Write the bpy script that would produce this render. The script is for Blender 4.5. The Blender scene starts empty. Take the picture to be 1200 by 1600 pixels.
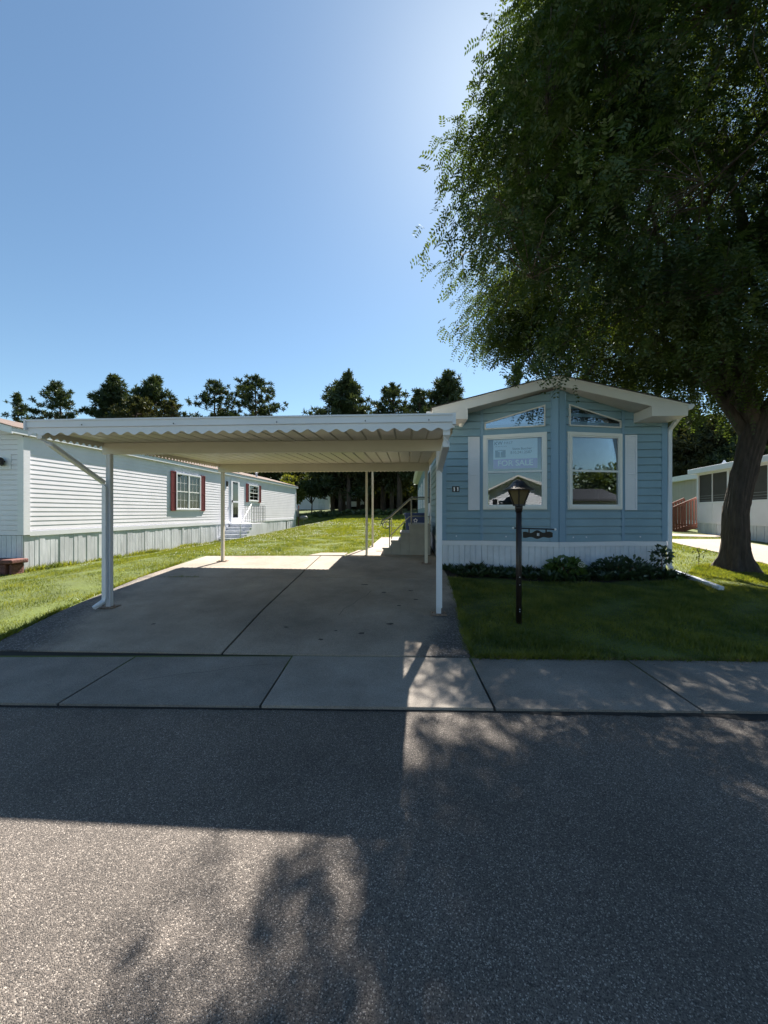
import bpy, math, random
import numpy as np
from mathutils import Vector, Matrix

# ------------------------------------------------------------------ camera, world, sun
S = bpy.context.scene
COL = S.collection
CAMZ = 1.62
cam_d = bpy.data.cameras.new('camera'); cam = bpy.data.objects.new('camera', cam_d); COL.objects.link(cam)
cam.location = (0, 0, CAMZ); cam.rotation_euler = (math.radians(90), 0, 0)
cam_d.sensor_fit = 'HORIZONTAL'; cam_d.sensor_width = 36; cam_d.lens = 18.0
cam_d.clip_start = 0.05; cam_d.clip_end = 5000
S.camera = cam

SUN_DIR = Vector((188, 600, 705)).normalized()
SUN_EL = math.asin(SUN_DIR.z); SUN_AZ = math.atan2(SUN_DIR.x, SUN_DIR.y)
W = bpy.data.worlds.new('World'); S.world = W; W.use_nodes = True
nt = W.node_tree; nt.nodes.clear()
sky = nt.nodes.new('ShaderNodeTexSky'); sky.sky_type = 'NISHITA'; sky.sun_disc = False
sky.sun_elevation = SUN_EL; sky.sun_rotation = SUN_AZ
sky.altitude = 0; sky.air_density = 1.0; sky.dust_density = 0.24; sky.ozone_density = 1.3
bg = nt.nodes.new('ShaderNodeBackground'); bg.inputs['Strength'].default_value = 0.05
wo = nt.nodes.new('ShaderNodeOutputWorld')
tint = nt.nodes.new('ShaderNodeMix'); tint.data_type = 'RGBA'; tint.blend_type = 'MULTIPLY'; tint.inputs[0].default_value = 1; tint.inputs[7].default_value = (.90, 1.03, 1.02, 1)
nt.links.new(sky.outputs[0], tint.inputs[6]); nt.links.new(tint.outputs[2], bg.inputs[0]); nt.links.new(bg.outputs[0], wo.inputs[0])
sl = bpy.data.lights.new('sun', 'SUN'); sl.energy = 5.0; sl.angle = math.radians(0.53); sl.color = (1.0, 0.92, 0.82)
so = bpy.data.objects.new('sun', sl); COL.objects.link(so)
so.rotation_euler = SUN_DIR.to_track_quat('Z', 'Y').to_euler(); so.location = (10, 30, 40)
S.view_settings.view_transform = 'Standard'; S.view_settings.look = 'None'
S.view_settings.exposure = 1.6; S.view_settings.gamma = 1.0
S.render.engine = 'CYCLES'
S.cycles.max_bounces = 8; S.cycles.transparent_max_bounces = 12
S.cycles.caustics_reflective = False; S.cycles.caustics_refractive = False

# ------------------------------------------------------------------ helpers
class MB:
    def __init__(self): self.v = []; self.f = []
    def add(self, vs, fs):
        o = len(self.v); self.v += [tuple(p) for p in vs]; self.f += [tuple(i + o for i in f) for f in fs]; return self
    def box(self, x0, x1, y0, y1, z0, z1):
        return self.add([(x0,y0,z0),(x1,y0,z0),(x1,y1,z0),(x0,y1,z0),(x0,y0,z1),(x1,y0,z1),(x1,y1,z1),(x0,y1,z1)],
                 [(0,3,2,1),(4,5,6,7),(0,1,5,4),(1,2,6,5),(2,3,7,6),(3,0,4,7)])
    def bar(self, a, b, w, h=None, up=(0,0,1)):
        h = h or w; a = Vector(a); b = Vector(b); d = (b-a).normalized(); up = Vector(up)
        if abs(d.dot(up)) > .98: up = Vector((0,1,0))
        s = d.cross(up).normalized(); t = s.cross(d)
        vs = [p + s*i*w/2 + t*j*h/2 for p in (a, b) for i, j in ((-1,-1),(1,-1),(1,1),(-1,1))]
        return self.add(vs, [(0,1,2,3),(7,6,5,4),(0,4,5,1),(1,5,6,2),(2,6,7,3),(3,7,4,0)])
    def rail(self, pts, w, h=None):
        """rectangular section swept along a path with mitred joints"""
        h = h or w; P = [Vector(p) for p in pts]; o = len(self.v); n = len(P)
        for i, p in enumerate(P):
            d = (P[min(i+1, n-1)] - P[max(i-1, 0)]).normalized()
            up = Vector((0,-1,0)) if abs(d.z) > .5 else Vector((0,0,1))
            s = d.cross(up).normalized(); t = s.cross(d)
            for a, b in ((-1,-1),(1,-1),(1,1),(-1,1)): self.v.append(tuple(p + s*a*w/2 + t*b*h/2))
        for i in range(n-1):
            for k in range(4):
                a = o+i*4+k; b = o+i*4+(k+1)%4; self.f.append((a, b, b+4, a+4))
        self.f.append((o,o+3,o+2,o+1)); e = o+(n-1)*4; self.f.append((e,e+1,e+2,e+3)); return self
    def tube(self, pts, radii, n=8, caps=True):
        P = [Vector(p) for p in pts]; o = len(self.v); m = len(P)
        if not hasattr(radii, '__len__'): radii = [radii]*m
        ref = Vector((0.13, 0.97, 0.2))
        for i, p in enumerate(P):
            d = (P[min(i+1, m-1)] - P[max(i-1, 0)]).normalized()
            s = d.cross(ref)
            if s.length < .05: s = d.cross(Vector((1,0,0)))
            s.normalize(); t = s.cross(d); r = radii[i]
            for k in range(n):
                a = 2*math.pi*k/n; self.v.append(tuple(p + s*math.cos(a)*r + t*math.sin(a)*r))
        for i in range(m-1):
            for k in range(n):
                a = o+i*n+k; b = o+i*n+(k+1)%n; self.f.append((a, b, b+n, a+n))
        if caps:
            self.f.append(tuple(o+k for k in range(n))[::-1]); self.f.append(tuple(o+(m-1)*n+k for k in range(n)))
        return self
    def lathe(self, prof, c=(0,0,0), n=16, sx=1, sy=1, rot=0):
        o = len(self.v)
        for r, z in prof:
            for k in range(n):
                a = 2*math.pi*k/n + rot; self.v.append((c[0]+r*math.cos(a)*sx, c[1]+r*math.sin(a)*sy, c[2]+z))
        for i in range(len(prof)-1):
            for k in range(n):
                a = o+i*n+k; b = o+i*n+(k+1)%n; self.f.append((a, b, b+n, a+n))
        self.f.append(tuple(o+k for k in range(n))[::-1]); e = o+(len(prof)-1)*n
        self.f.append(tuple(e+k for k in range(n))); return self
    def prism(self, poly, a, b, axis='y'):
        """poly in the plane across axis, extruded a..b along it"""
        n = len(poly)
        def P(u, w, t): return {'y':(u,t,w), 'x':(t,u,w), 'z':(u,w,t)}[axis]
        vs = [P(u,w,a) for u,w in poly] + [P(u,w,b) for u,w in poly]
        fs = [tuple(range(n)), tuple(range(2*n-1, n-1, -1))] + [(i, i+n, (i+1)%n+n, (i+1)%n) for i in range(n)]
        return self.add(vs, fs)
    def build(self, name, mat, parent=None, smooth=False, bevel=0):
        me = bpy.data.meshes.new(name); me.from_pydata(self.v, [], self.f); me.update()
        me.materials.append(mat)
        if smooth: me.polygons.foreach_set('use_smooth', [True]*len(me.polygons))
        o = bpy.data.objects.new(name, me); COL.objects.link(o)
        if parent: o.parent = parent
        if bevel:
            bm_ = o.modifiers.new('bevel', 'BEVEL'); bm_.width = bevel; bm_.segments = 2; bm_.limit_method = 'ANGLE'; bm_.angle_limit = .6
        return o

def np_mesh(name, V, F, mat, parent=None, smooth=False):
    """V (n,3) F (m,k) arrays"""
    me = bpy.data.meshes.new(name); k = F.shape[1]
    me.vertices.add(len(V)); me.vertices.foreach_set('co', np.ascontiguousarray(V, dtype=np.float32).ravel())
    me.loops.add(F.size); me.loops.foreach_set('vertex_index', np.ascontiguousarray(F, dtype=np.int32).ravel())
    me.polygons.add(len(F)); me.polygons.foreach_set('loop_start', np.arange(0, F.size, k, dtype=np.int32))
    if smooth: me.polygons.foreach_set('use_smooth', np.ones(len(F), dtype=bool))
    me.update(calc_edges=True); me.validate()
    me.materials.append(mat)
    o = bpy.data.objects.new(name, me); COL.objects.link(o)
    if parent: o.parent = parent
    return o

def tag(o, label=None, cat=None, group=None, kind=None):
    if label: o['label'] = label
    if cat: o['category'] = cat
    if group: o['group'] = group
    if kind: o['kind'] = kind
    return o
def empty(name, loc, rz=0, label=None, cat=None, group=None):
    o = bpy.data.objects.new(name, None); COL.objects.link(o); o.location = loc; o.rotation_euler = (0, 0, rz)
    o.empty_display_size = .2
    return tag(o, label, cat, group)
def copy_tree(o, parent=None):
    c = o.copy(); COL.objects.link(c); c.parent = parent
    for ch in list(o.children): copy_tree(ch, c)
    return c

# ------------------------------------------------------------------ materials
def mat(name, col, rough=.6, var=0, scale=5, bump=0, bscale=40, metal=0, spec=.5, col2=None, stretch=None, detail=4, grime=0):
    m = bpy.data.materials.new(name); m.use_nodes = True; t = m.node_tree; b = t.nodes['Principled BSDF']
    b.inputs['Roughness'].default_value = rough; b.inputs['Metallic'].default_value = metal
    b.inputs['Specular IOR Level'].default_value = spec
    b.inputs['Base Color'].default_value = (*col, 1)
    if not (var or bump or col2 or grime): return m
    tc = t.nodes.new('ShaderNodeTexCoord'); mp = t.nodes.new('ShaderNodeMapping'); t.links.new(tc.outputs['Object'], mp.inputs[0])
    if stretch: mp.inputs['Scale'].default_value = stretch
    if var or col2:
        n = t.nodes.new('ShaderNodeTexNoise'); n.inputs['Scale'].default_value = scale; n.inputs['Detail'].default_value = detail
        n.inputs['Roughness'].default_value = .6
        t.links.new(mp.outputs[0], n.inputs[0])
        r = t.nodes.new('ShaderNodeValToRGB'); c2 = col2 or tuple(c*(1-var) for c in col)
        r.color_ramp.elements[0].position = .32; r.color_ramp.elements[1].position = .68
        r.color_ramp.elements[0].color = (*c2, 1); r.color_ramp.elements[1].color = (*[c*(1+var*.5) for c in col], 1)
        t.links.new(n.outputs[0], r.inputs[0]); t.links.new(r.outputs[0], b.inputs['Base Color'])
    if bump:
        n2 = t.nodes.new('ShaderNodeTexNoise'); n2.inputs['Scale'].default_value = bscale; n2.inputs['Detail'].default_value = 6
        t.links.new(mp.outputs[0], n2.inputs[0])
        bu = t.nodes.new('ShaderNodeBump'); bu.inputs['Strength'].default_value = bump; bu.inputs['Distance'].default_value = .02
        t.links.new(n2.outputs[0], bu.inputs['Height']); t.links.new(bu.outputs[0], b.inputs['Normal'])
    return m

def glass(name, tint=(.6,.68,.72), refl=.22):
    m = bpy.data.materials.new(name); m.use_nodes = True; t = m.node_tree; t.nodes.clear()
    tr = t.nodes.new('ShaderNodeBsdfTransparent'); tr.inputs[0].default_value = (*tint, 1)
    gl = t.nodes.new('ShaderNodeBsdfGlossy'); gl.inputs['Roughness'].default_value = .005; gl.inputs[0].default_value = (.9,.95,1,1)
    lw = t.nodes.new('ShaderNodeFresnel'); lw.inputs[0].default_value = 1.5
    ad = t.nodes.new('ShaderNodeMath'); ad.operation = 'ADD'; ad.inputs[1].default_value = refl; ad.use_clamp = True
    mx = t.nodes.new('ShaderNodeMixShader'); ou = t.nodes.new('ShaderNodeOutputMaterial')
    t.links.new(lw.outputs[0], ad.inputs[0]); t.links.new(ad.outputs[0], mx.inputs[0])
    t.links.new(tr.outputs[0], mx.inputs[1]); t.links.new(gl.outputs[0], mx.inputs[2]); t.links.new(mx.outputs[0], ou.inputs[0])
    return m

def leafmat(name, c1, c2, trans=.45, scale=.7, glossy=.05):
    m = bpy.data.materials.new(name); m.use_nodes = True; t = m.node_tree; t.nodes.clear()
    tc = t.nodes.new('ShaderNodeTexCoord')
    n = t.nodes.new('ShaderNodeTexNoise'); n.inputs['Scale'].default_value = scale; n.inputs['Detail'].default_value = 5
    n.inputs['Roughness'].default_value = .7
    t.links.new(tc.outputs['Object'], n.inputs[0])
    r = t.nodes.new('ShaderNodeValToRGB'); r.color_ramp.elements[0].position = .35; r.color_ramp.elements[1].position = .65
    r.color_ramp.elements[0].color = (*c1, 1); r.color_ramp.elements[1].color = (*c2, 1)
    t.links.new(n.outputs[0], r.inputs[0])
    d = t.nodes.new('ShaderNodeBsdfDiffuse'); t.links.new(r.outputs[0], d.inputs[0])
    tl = t.nodes.new('ShaderNodeBsdfTranslucent')
    mu = t.nodes.new('ShaderNodeMix'); mu.data_type = 'RGBA'; mu.blend_type = 'MULTIPLY'; mu.inputs[0].default_value = 1
    mu.inputs[7].default_value = (1.5, 1.35, .55, 1); t.links.new(r.outputs[0], mu.inputs[6]); t.links.new(mu.outputs[2], tl.inputs[0])
    mx = t.nodes.new('ShaderNodeMixShader'); mx.inputs[0].default_value = trans
    t.links.new(d.outputs[0], mx.inputs[1]); t.links.new(tl.outputs[0], mx.inputs[2])
    g = t.nodes.new('ShaderNodeBsdfGlossy'); g.inputs['Roughness'].default_value = .45; g.inputs[0].default_value = (.8,.9,.9,1)
    m2 = t.nodes.new('ShaderNodeMixShader'); m2.inputs[0].default_value = glossy
    t.links.new(mx.outputs[0], m2.inputs[1]); t.links.new(g.outputs[0], m2.inputs[2])
    ou = t.nodes.new('ShaderNodeOutputMaterial'); t.links.new(m2.outputs[0], ou.inputs[0]); return m

def aggregate(name, base, dark, light, stone=150, rough=.85, patch=.25, bump=.5, light_at=.78):
    """surface of small stones in a binder: asphalt, worn concrete"""
    m = bpy.data.materials.new(name); m.use_nodes = True; t = m.node_tree; b = t.nodes['Principled BSDF']
    L = t.links.new; N = t.nodes.new
    b.inputs['Roughness'].default_value = rough; b.inputs['Specular IOR Level'].default_value = .5
    tc = N('ShaderNodeTexCoord')
    v = N('ShaderNodeTexVoronoi'); v.inputs['Scale'].default_value = stone; L(tc.outputs['Object'], v.inputs[0])
    sep = N('ShaderNodeSeparateColor'); L(v.outputs['Color'], sep.inputs[0])
    r = N('ShaderNodeValToRGB'); e = r.color_ramp.elements
    e[0].position = .05; e[0].color = (*dark, 1); e[1].position = 1; e[1].color = (*light, 1)
    k = e.new(.45); k.color = (*base, 1); k2 = e.new(light_at); k2.color = (*[c*1.3 for c in base], 1)
    L(sep.outputs[0], r.inputs[0])
    # a few bigger pale stones
    v2 = N('ShaderNodeTexVoronoi'); v2.inputs['Scale'].default_value = stone*.42; L(tc.outputs['Object'], v2.inputs[0])
    s2 = N('ShaderNodeSeparateColor'); L(v2.outputs['Color'], s2.inputs[0])
    g1 = N('ShaderNodeMath'); g1.operation = 'GREATER_THAN'; g1.inputs[1].default_value = .93; L(s2.outputs[1], g1.inputs[0])
    g2 = N('ShaderNodeMath'); g2.operation = 'LESS_THAN'; g2.inputs[1].default_value = .33; L(v2.outputs['Distance'], g2.inputs[0])
    g3 = N('ShaderNodeMath'); g3.operation = 'MULTIPLY'; L(g1.outputs[0], g3.inputs[0]); L(g2.outputs[0], g3.inputs[1])
    g4 = N('ShaderNodeMath'); g4.operation = 'MULTIPLY'; g4.inputs[1].default_value = .8; L(g3.outputs[0], g4.inputs[0])
    mx = N('ShaderNodeMix'); mx.data_type = 'RGBA'; L(g4.outputs[0], mx.inputs[0]); L(r.outputs[0], mx.inputs[6]); mx.inputs[7].default_value = (*light, 1)
    n = N('ShaderNodeTexNoise'); n.inputs['Scale'].default_value = .9; n.inputs['Detail'].default_value = 7; n.inputs['Roughness'].default_value = .65
    L(tc.outputs['Object'], n.inputs[0])
    mr = N('ShaderNodeMapRange'); mr.inputs[1].default_value = .3; mr.inputs[2].default_value = .7; mr.inputs[3].default_value = 1-patch; mr.inputs[4].default_value = 1+patch*.5
    L(n.outputs[0], mr.inputs[0])
    mm = N('ShaderNodeMix'); mm.data_type = 'RGBA'; mm.blend_type = 'MULTIPLY'; mm.inputs[0].default_value = 1
    L(mx.outputs[2], mm.inputs[6]); L(mr.outputs[0], mm.inputs[7]); L(mm.outputs[2], b.inputs['Base Color'])
    bu = N('ShaderNodeBump'); bu.inputs['Strength'].default_value = bump; bu.inputs['Distance'].default_value = .006
    L(v.outputs['Distance'], bu.inputs['Height']); bu.invert = True
    L(bu.outputs[0], b.inputs['Normal'])
    return m

M = {}
M['asphalt'] = aggregate('asphalt', (.128,.109,.094), (.04,.035,.032), (.45,.40,.35), 235, rough=.68, patch=.38, bump=.7, light_at=.86)
M['fringe'] = aggregate('gravel_fringe', (.07,.068,.07), (.02,.02,.024), (.28,.27,.26), 95, patch=.4, bump=1)
M['concrete'] = aggregate('driveway_concrete', (.31,.262,.212), (.22,.19,.155), (.42,.37,.32), 300, patch=.42, bump=.25)
M['walk'] = aggregate('sidewalk_concrete', (.225,.205,.18), (.15,.135,.12), (.32,.29,.26), 300, patch=.42, bump=.25)
M['walknew'] = aggregate('pale_sidewalk_concrete', (.30,.27,.235), (.21,.19,.165), (.40,.36,.32), 300, patch=.4, bump=.2)
M['drive2'] = aggregate('neighbour_concrete', (.30,.255,.21), (.23,.19,.16), (.37,.33,.29), 200, patch=.2, bump=.2)
M['steps'] = mat('precast_concrete', (.34,.33,.30), .85, .15, 3, .3, 60)
M['joint'] = mat('dark_joint', (.018,.018,.017), .95)
M['stain'] = mat('oil_stain', (.05,.045,.04), .7)
M['lawn'] = mat('lawn_soil', (.085,.115,.022), .95, .35, 1.3, .8, 30, col2=(.06,.08,.018), detail=8)
M['blade'] = leafmat('grass_blade', (.07,.11,.018), (.21,.235,.045), .5, 2.6, .03)
M['clover'] = mat('clover_flower', (.65,.66,.6), .7)
M['blue'] = mat('blue_vinyl_siding', (.215,.34,.42), .42, .09, 1.6, .22, 3.2)
M['bluetrim'] = mat('blue_vinyl_trim', (.20,.33,.45), .4)
M['white'] = mat('white_vinyl', (.75,.76,.81), .42, .05, 1.5)
M['whitesiding'] = mat('white_siding', (.78,.77,.83), .45, .07, 1.1, .18, 3)
M['skirt'] = mat('white_skirting', (.67,.70,.76), .45, .16, 2.6, .2, 5)
M['skirt2'] = mat('weathered_skirting', (.62,.64,.69), .5, .22, 2.2, .35, 7, stretch=(1,1,.35))
M['cream'] = mat('cream_painted_metal', (.66,.62,.52), .4, .06, 1.5)
M['alum'] = mat('white_painted_metal', (.71,.74,.79), .35, .05, 1.5)
M['almond'] = mat('almond_window_trim', (.79,.77,.73), .45, .04, 4)
M['sash'] = mat('window_sash', (.75,.76,.76), .4)
M['soffit'] = mat('soffit_vinyl', (.62,.60,.56), .5, .05, 3)
M['shingle'] = mat('brown_shingles', (.16,.115,.095), .9, .35, 6, .8, 25, col2=(.09,.07,.06))
M['shingle_dark'] = mat('dark_shingles', (.055,.052,.05), .9, .3, 6, .8, 25)
M['fascia'] = mat('fascia_metal', (.66,.64,.61), .45, .04, 3)
M['maroon'] = mat('maroon_shutter', (.20,.035,.04), .5, .15, 30)
M['dark'] = mat('dark_interior', (.018,.02,.022), .8)  # near-black colour paints in the darkness of unlit interiors
M['screen'] = mat('dark_screen', (.045,.043,.04), .75, .2, 3)
M['curtain'] = mat('pale_blind', (.30,.36,.42), .8, .1, 8)
M['black'] = mat('black_painted_metal', (.016,.013,.013), .38, .2, 10, .1, 60)
M['bronze'] = mat('bronze_metal', (.022,.015,.013), .35, .3, 8, .2, 50)
M['iron'] = mat('grey_iron', (.16,.17,.17), .5)
M['yellowrail'] = mat('painted_rail', (.42,.40,.28), .5)
M['rust'] = mat('rusty_plate', (.30,.24,.19), .8, .5, 30, .5, 60, col2=(.10,.05,.03))
M['brick'] = mat('red_stone', (.17,.07,.06), .85, .4, 14, .6, 30)
M['wood'] = mat('red_brown_wood', (.16,.055,.035), .7, .3, 12, .3, 30)
M['bin'] = mat('navy_plastic', (.02,.045,.15), .38)
M['bark'] = mat('locust_bark', (.065,.05,.041), .95, .55, 14, 1.0, 26, stretch=(1,1,.22), col2=(.035,.027,.022), detail=8)
M['pinebark'] = mat('pine_bark', (.075,.055,.042), .95, .4, 5, .8, 12, stretch=(1,1,.3))
M['locust'] = leafmat('locust_leaf', (.020,.042,.012), (.062,.095,.022), .5, .6, .03)
M['pine'] = leafmat('pine_needles', (.024,.042,.018), (.055,.075,.032), .2, .25, .03)
M['pine_warm'] = leafmat('warm_pine_needles', (.03,.038,.014), (.06,.065,.026), .25, .25, .03)
M['decid'] = leafmat('deciduous_leaf', (.035,.055,.014), (.085,.115,.03), .4, .3, .04)
M['lime'] = leafmat('lime_leaf', (.07,.09,.018), (.15,.17,.04), .45, .4, .03)
M['hosta'] = leafmat('bed_leaf', (.022,.045,.016), (.05,.085,.03), .3, 3, .08)
M['hydr'] = leafmat('hydrangea_leaf', (.05,.10,.02), (.09,.15,.035), .4, 4, .06)
M['petal'] = mat('pale_petals', (.62,.62,.50), .8)
M['tan'] = mat('tan_metal_siding', (.36,.35,.34), .55, .06, 2)
M['glass'] = glass('window_glass', (.93,.96,.98), .035)
M['glass3'] = glass('transom_glass', (.6,.66,.7), .30)
M['glass2'] = glass('far_window_glass', (.6,.66,.7), .02)
M['lampglass'] = mat('amber_lamp_glass', (.16,.12,.055), .25, .2, 9)
M['sign_light'] = mat('sign_pale_blue', (.75,.86,.90), .5)
M['sign_violet'] = mat('sign_violet', (.36,.27,.62), .5)
M['sign_text'] = mat('sign_text_white', (.85,.86,.9), .5)
M['sign_ink'] = mat('sign_text_grey', (.12,.2,.25), .5)
M['carpaint'] = mat('white_car_paint', (.6,.62,.64), .3)
M['tyre'] = mat('tyre_rubber', (.02,.02,.02), .8)
M['mulch'] = mat('bed_mulch', (.035,.026,.02), .95, .4, 20, .8, 30)

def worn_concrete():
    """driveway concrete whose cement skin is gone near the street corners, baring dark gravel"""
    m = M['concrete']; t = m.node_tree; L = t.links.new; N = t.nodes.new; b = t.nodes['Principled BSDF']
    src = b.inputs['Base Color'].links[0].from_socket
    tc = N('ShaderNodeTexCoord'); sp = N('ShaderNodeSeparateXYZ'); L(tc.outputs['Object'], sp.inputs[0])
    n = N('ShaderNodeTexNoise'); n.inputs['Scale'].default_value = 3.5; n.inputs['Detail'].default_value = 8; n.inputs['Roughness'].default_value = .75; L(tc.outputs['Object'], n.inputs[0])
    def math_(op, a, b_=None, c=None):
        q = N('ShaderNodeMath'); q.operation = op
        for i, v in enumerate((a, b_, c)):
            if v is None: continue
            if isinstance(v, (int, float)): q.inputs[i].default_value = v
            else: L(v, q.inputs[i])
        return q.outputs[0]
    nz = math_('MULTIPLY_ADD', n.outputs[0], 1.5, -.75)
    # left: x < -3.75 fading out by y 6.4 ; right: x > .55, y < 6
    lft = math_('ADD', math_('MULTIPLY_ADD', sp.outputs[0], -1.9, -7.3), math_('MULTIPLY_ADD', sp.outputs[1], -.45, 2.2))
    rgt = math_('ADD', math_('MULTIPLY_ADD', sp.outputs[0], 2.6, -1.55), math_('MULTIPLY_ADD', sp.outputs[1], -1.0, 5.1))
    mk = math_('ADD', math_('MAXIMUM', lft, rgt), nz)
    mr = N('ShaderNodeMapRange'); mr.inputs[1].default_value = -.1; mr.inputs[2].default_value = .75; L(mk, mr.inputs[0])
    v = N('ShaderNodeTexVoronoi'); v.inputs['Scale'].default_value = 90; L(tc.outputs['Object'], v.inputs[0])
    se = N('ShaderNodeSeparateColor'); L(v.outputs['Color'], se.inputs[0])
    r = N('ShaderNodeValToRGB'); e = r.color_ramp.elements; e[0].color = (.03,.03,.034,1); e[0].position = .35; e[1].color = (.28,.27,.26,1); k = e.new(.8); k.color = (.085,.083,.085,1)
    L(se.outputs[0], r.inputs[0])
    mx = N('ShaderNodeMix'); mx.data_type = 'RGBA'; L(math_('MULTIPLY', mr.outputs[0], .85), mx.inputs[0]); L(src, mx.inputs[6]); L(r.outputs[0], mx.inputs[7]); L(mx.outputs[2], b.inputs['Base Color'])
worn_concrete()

# ------------------------------------------------------------------ terrain
def sstep(t): t = np.clip(t, 0, 1); return t*t*(3-2*t)
PC = np.array([(-90,-.2),(-12,-.05),(-6,0),(3.0,0),(4.2,.045),(5.5,.195),(8.3,.385),(9.8,.475),(12,.55),(16,.68),(20,.80),(30,1.05),(40,1.28),(55,1.95),(70,2.5),(120,3.2),(600,4.5)])
PL = np.array([(-90,-.2),(-12,-.05),(-6,0),(3.0,0),(4.5,.05),(9.3,.17),(30,.22),(36,.75),(45,1.4),(55,1.95),(70,2.5),(120,3.2),(600,4.5)])
LW = lambda Y: -8.73 + .09*(Y-9.3)            # left home's side wall line
def terr(X, Y):
    X = np.asarray(X, float); Y = np.asarray(Y, float)
    c = np.interp(Y, PC[:,0], PC[:,1]); l = np.interp(Y, PL[:,0], PL[:,1])
    t = sstep((X - (LW(np.minimum(Y, 34)) + .25))/3.3)
    return l + (c-l)*t
def tz(x, y): return float(terr(x, y))
def road_edge(X): return 3.13 - .0225*X        # street side of the sidewalk
def walk_far(X): return 4.16 - .030*X

# ground sheet, fine near the camera and coarse out to the horizon
xs = np.unique(np.round(np.concatenate([np.linspace(-600,-60,19), np.linspace(-60,-14,24), np.arange(-14,18,.25), np.linspace(18,60,24), np.linspace(60,600,19)]),3))
ys = np.unique(np.round(np.concatenate([np.linspace(-300,-20,15), np.arange(-20,-6,1.), np.arange(-6,2.9,.5), np.arange(2.9,22,.2), np.arange(22,60,1.), np.linspace(60,600,25)]),3))
GX, GY = np.meshgrid(xs, ys)
GZ = terr(GX, GY)
inroad = (GY < road_edge(np.clip(GX,-20,20))+.6) & (GY > -6.2)
GZ = np.where(inroad, GZ-.06, GZ)
V = np.stack([GX, GY, GZ], -1).reshape(-1,3); nx = len(xs)
ii, jj = np.meshgrid(np.arange(nx-1), np.arange(len(ys)-1)); a = (jj*nx+ii).ravel()
ground = np_mesh('lawn', V, np.stack([a, a+1, a+nx+1, a+nx], -1), M['lawn'], smooth=True); tag(ground, kind='structure')

def drape(name, corners, off, material, nu=12, nv=12, thick=.06, zf=None, parent=None):
    """four-cornered sheet laid on the terrain with a turned-down edge. corners: near-left, near-right, far-right, far-left"""
    c = [np.array(p, float) for p in corners]; zf = zf or tz
    vs = []; fs = []
    for j in range(nv+1):
        for i in range(nu+1):
            u = i/nu; v = j/nv; p = (c[0]*(1-u)+c[1]*u)*(1-v)+(c[3]*(1-u)+c[2]*u)*v
            vs.append((p[0], p[1], zf(p[0], p[1])+off))
    k = nu+1
    for j in range(nv):
        for i in range(nu): fs.append((j*k+i, j*k+i+1, (j+1)*k+i+1, (j+1)*k+i))
    rim = [i for i in range(k)] + [j*k+nu for j in range(1, nv+1)] + [nv*k+i for i in range(nu-1,-1,-1)] + [j*k for j in range(nv-1,0,-1)]
    o = len(vs); vs += [(vs[r][0], vs[r][1], vs[r][2]-thick) for r in rim]; n = len(rim)
    for q in range(n): fs.append((rim[q], o+q, o+(q+1)%n, rim[(q+1)%n]))
    m = MB(); m.v = vs; m.f = fs
    ob = m.build(name, material, parent, smooth=False)
    return ob

# road
m = MB(); n = 60
xr = np.linspace(-60, 60, 121)
for i, x in enumerate(xr): 
    for j, t in enumerate(np.linspace(0, 1, 9)):
        y0, y1 = -6.0-.0225*x, road_edge(x)+.03
        m.v.append((x, y0+(y1-y0)*t, 0.0))
for i in range(len(xr)-1):
    for j in range(8): a = i*9+j; m.f.append((a, a+9, a+10, a+1))
tag(m.build('road', M['asphalt']), kind='structure')

# sidewalk slabs: joints measured from the photograph
J = [(-18,-18),(-16.2,-16.2),(-14.4,-14.4),(-12.6,-12.6),(-10.8,-10.8),(-8.9,-9.0),(-7.1,-7.2),(-5.3,-5.4),(-4.35,-4.55)]
J = [-18,-16.2,-14.4,-12.6,-10.8,-9.0,-7.2,-5.4,-4.5,-2.72,-1.02,.9,2.56,4.3,6.0,7.8,9.6,11.4,13.2,15,17,19]
rnd = random.Random(3)
for k in range(len(J)-1):
    a, b = J[k]+.011, J[k+1]-.011
    tz_w = lambda x, y: .022 + .028*max(0, min(1, (y-3.1)/1.1)) 
    tl = rnd.uniform(-.004,.004)
    o = drape('sidewalk', [(a, road_edge(a)+.012),(b, road_edge(b)+.012),(b+.02, walk_far(b)-.009),(a+.02, walk_far(a)-.009)], tl,
          M['walknew'] if k == 10 else M['walk'], 6, 4, .12, tz_w)
    tag(o, kind='structure')
# dark joint under the sidewalk / cracked edge
m = MB(); 
for k in range(620):
    x0 = -18+k*.06; x1 = x0+.06
    cw_ = lambda x: .006+(.012+.03*abs(math.sin(x*3.7)*math.sin(x*9.1+1))+.010*abs(math.sin(x*23)))*(1 if x > 1.2 else .25)+(.05*math.exp(-((x-3.0)/.35)**2)); w0, w1 = cw_(x0), cw_(x1)
    m.add([(x0, road_edge(x0)-w0, .004),(x1, road_edge(x1)-w1, .004),(x1, road_edge(x1)+.02, .004),(x0, road_edge(x0)+.02, .004)], [(0,1,2,3)])
m.add([(-18,walk_far(-18)-.05,.012),(19,walk_far(19)-.05,.012),(19,walk_far(19)+.03,.012),(-18,walk_far(-18)+.03,.012)], [(0,1,2,3)])
tag(m.build('road_edge_crack', M['joint']), kind='structure')

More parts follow.
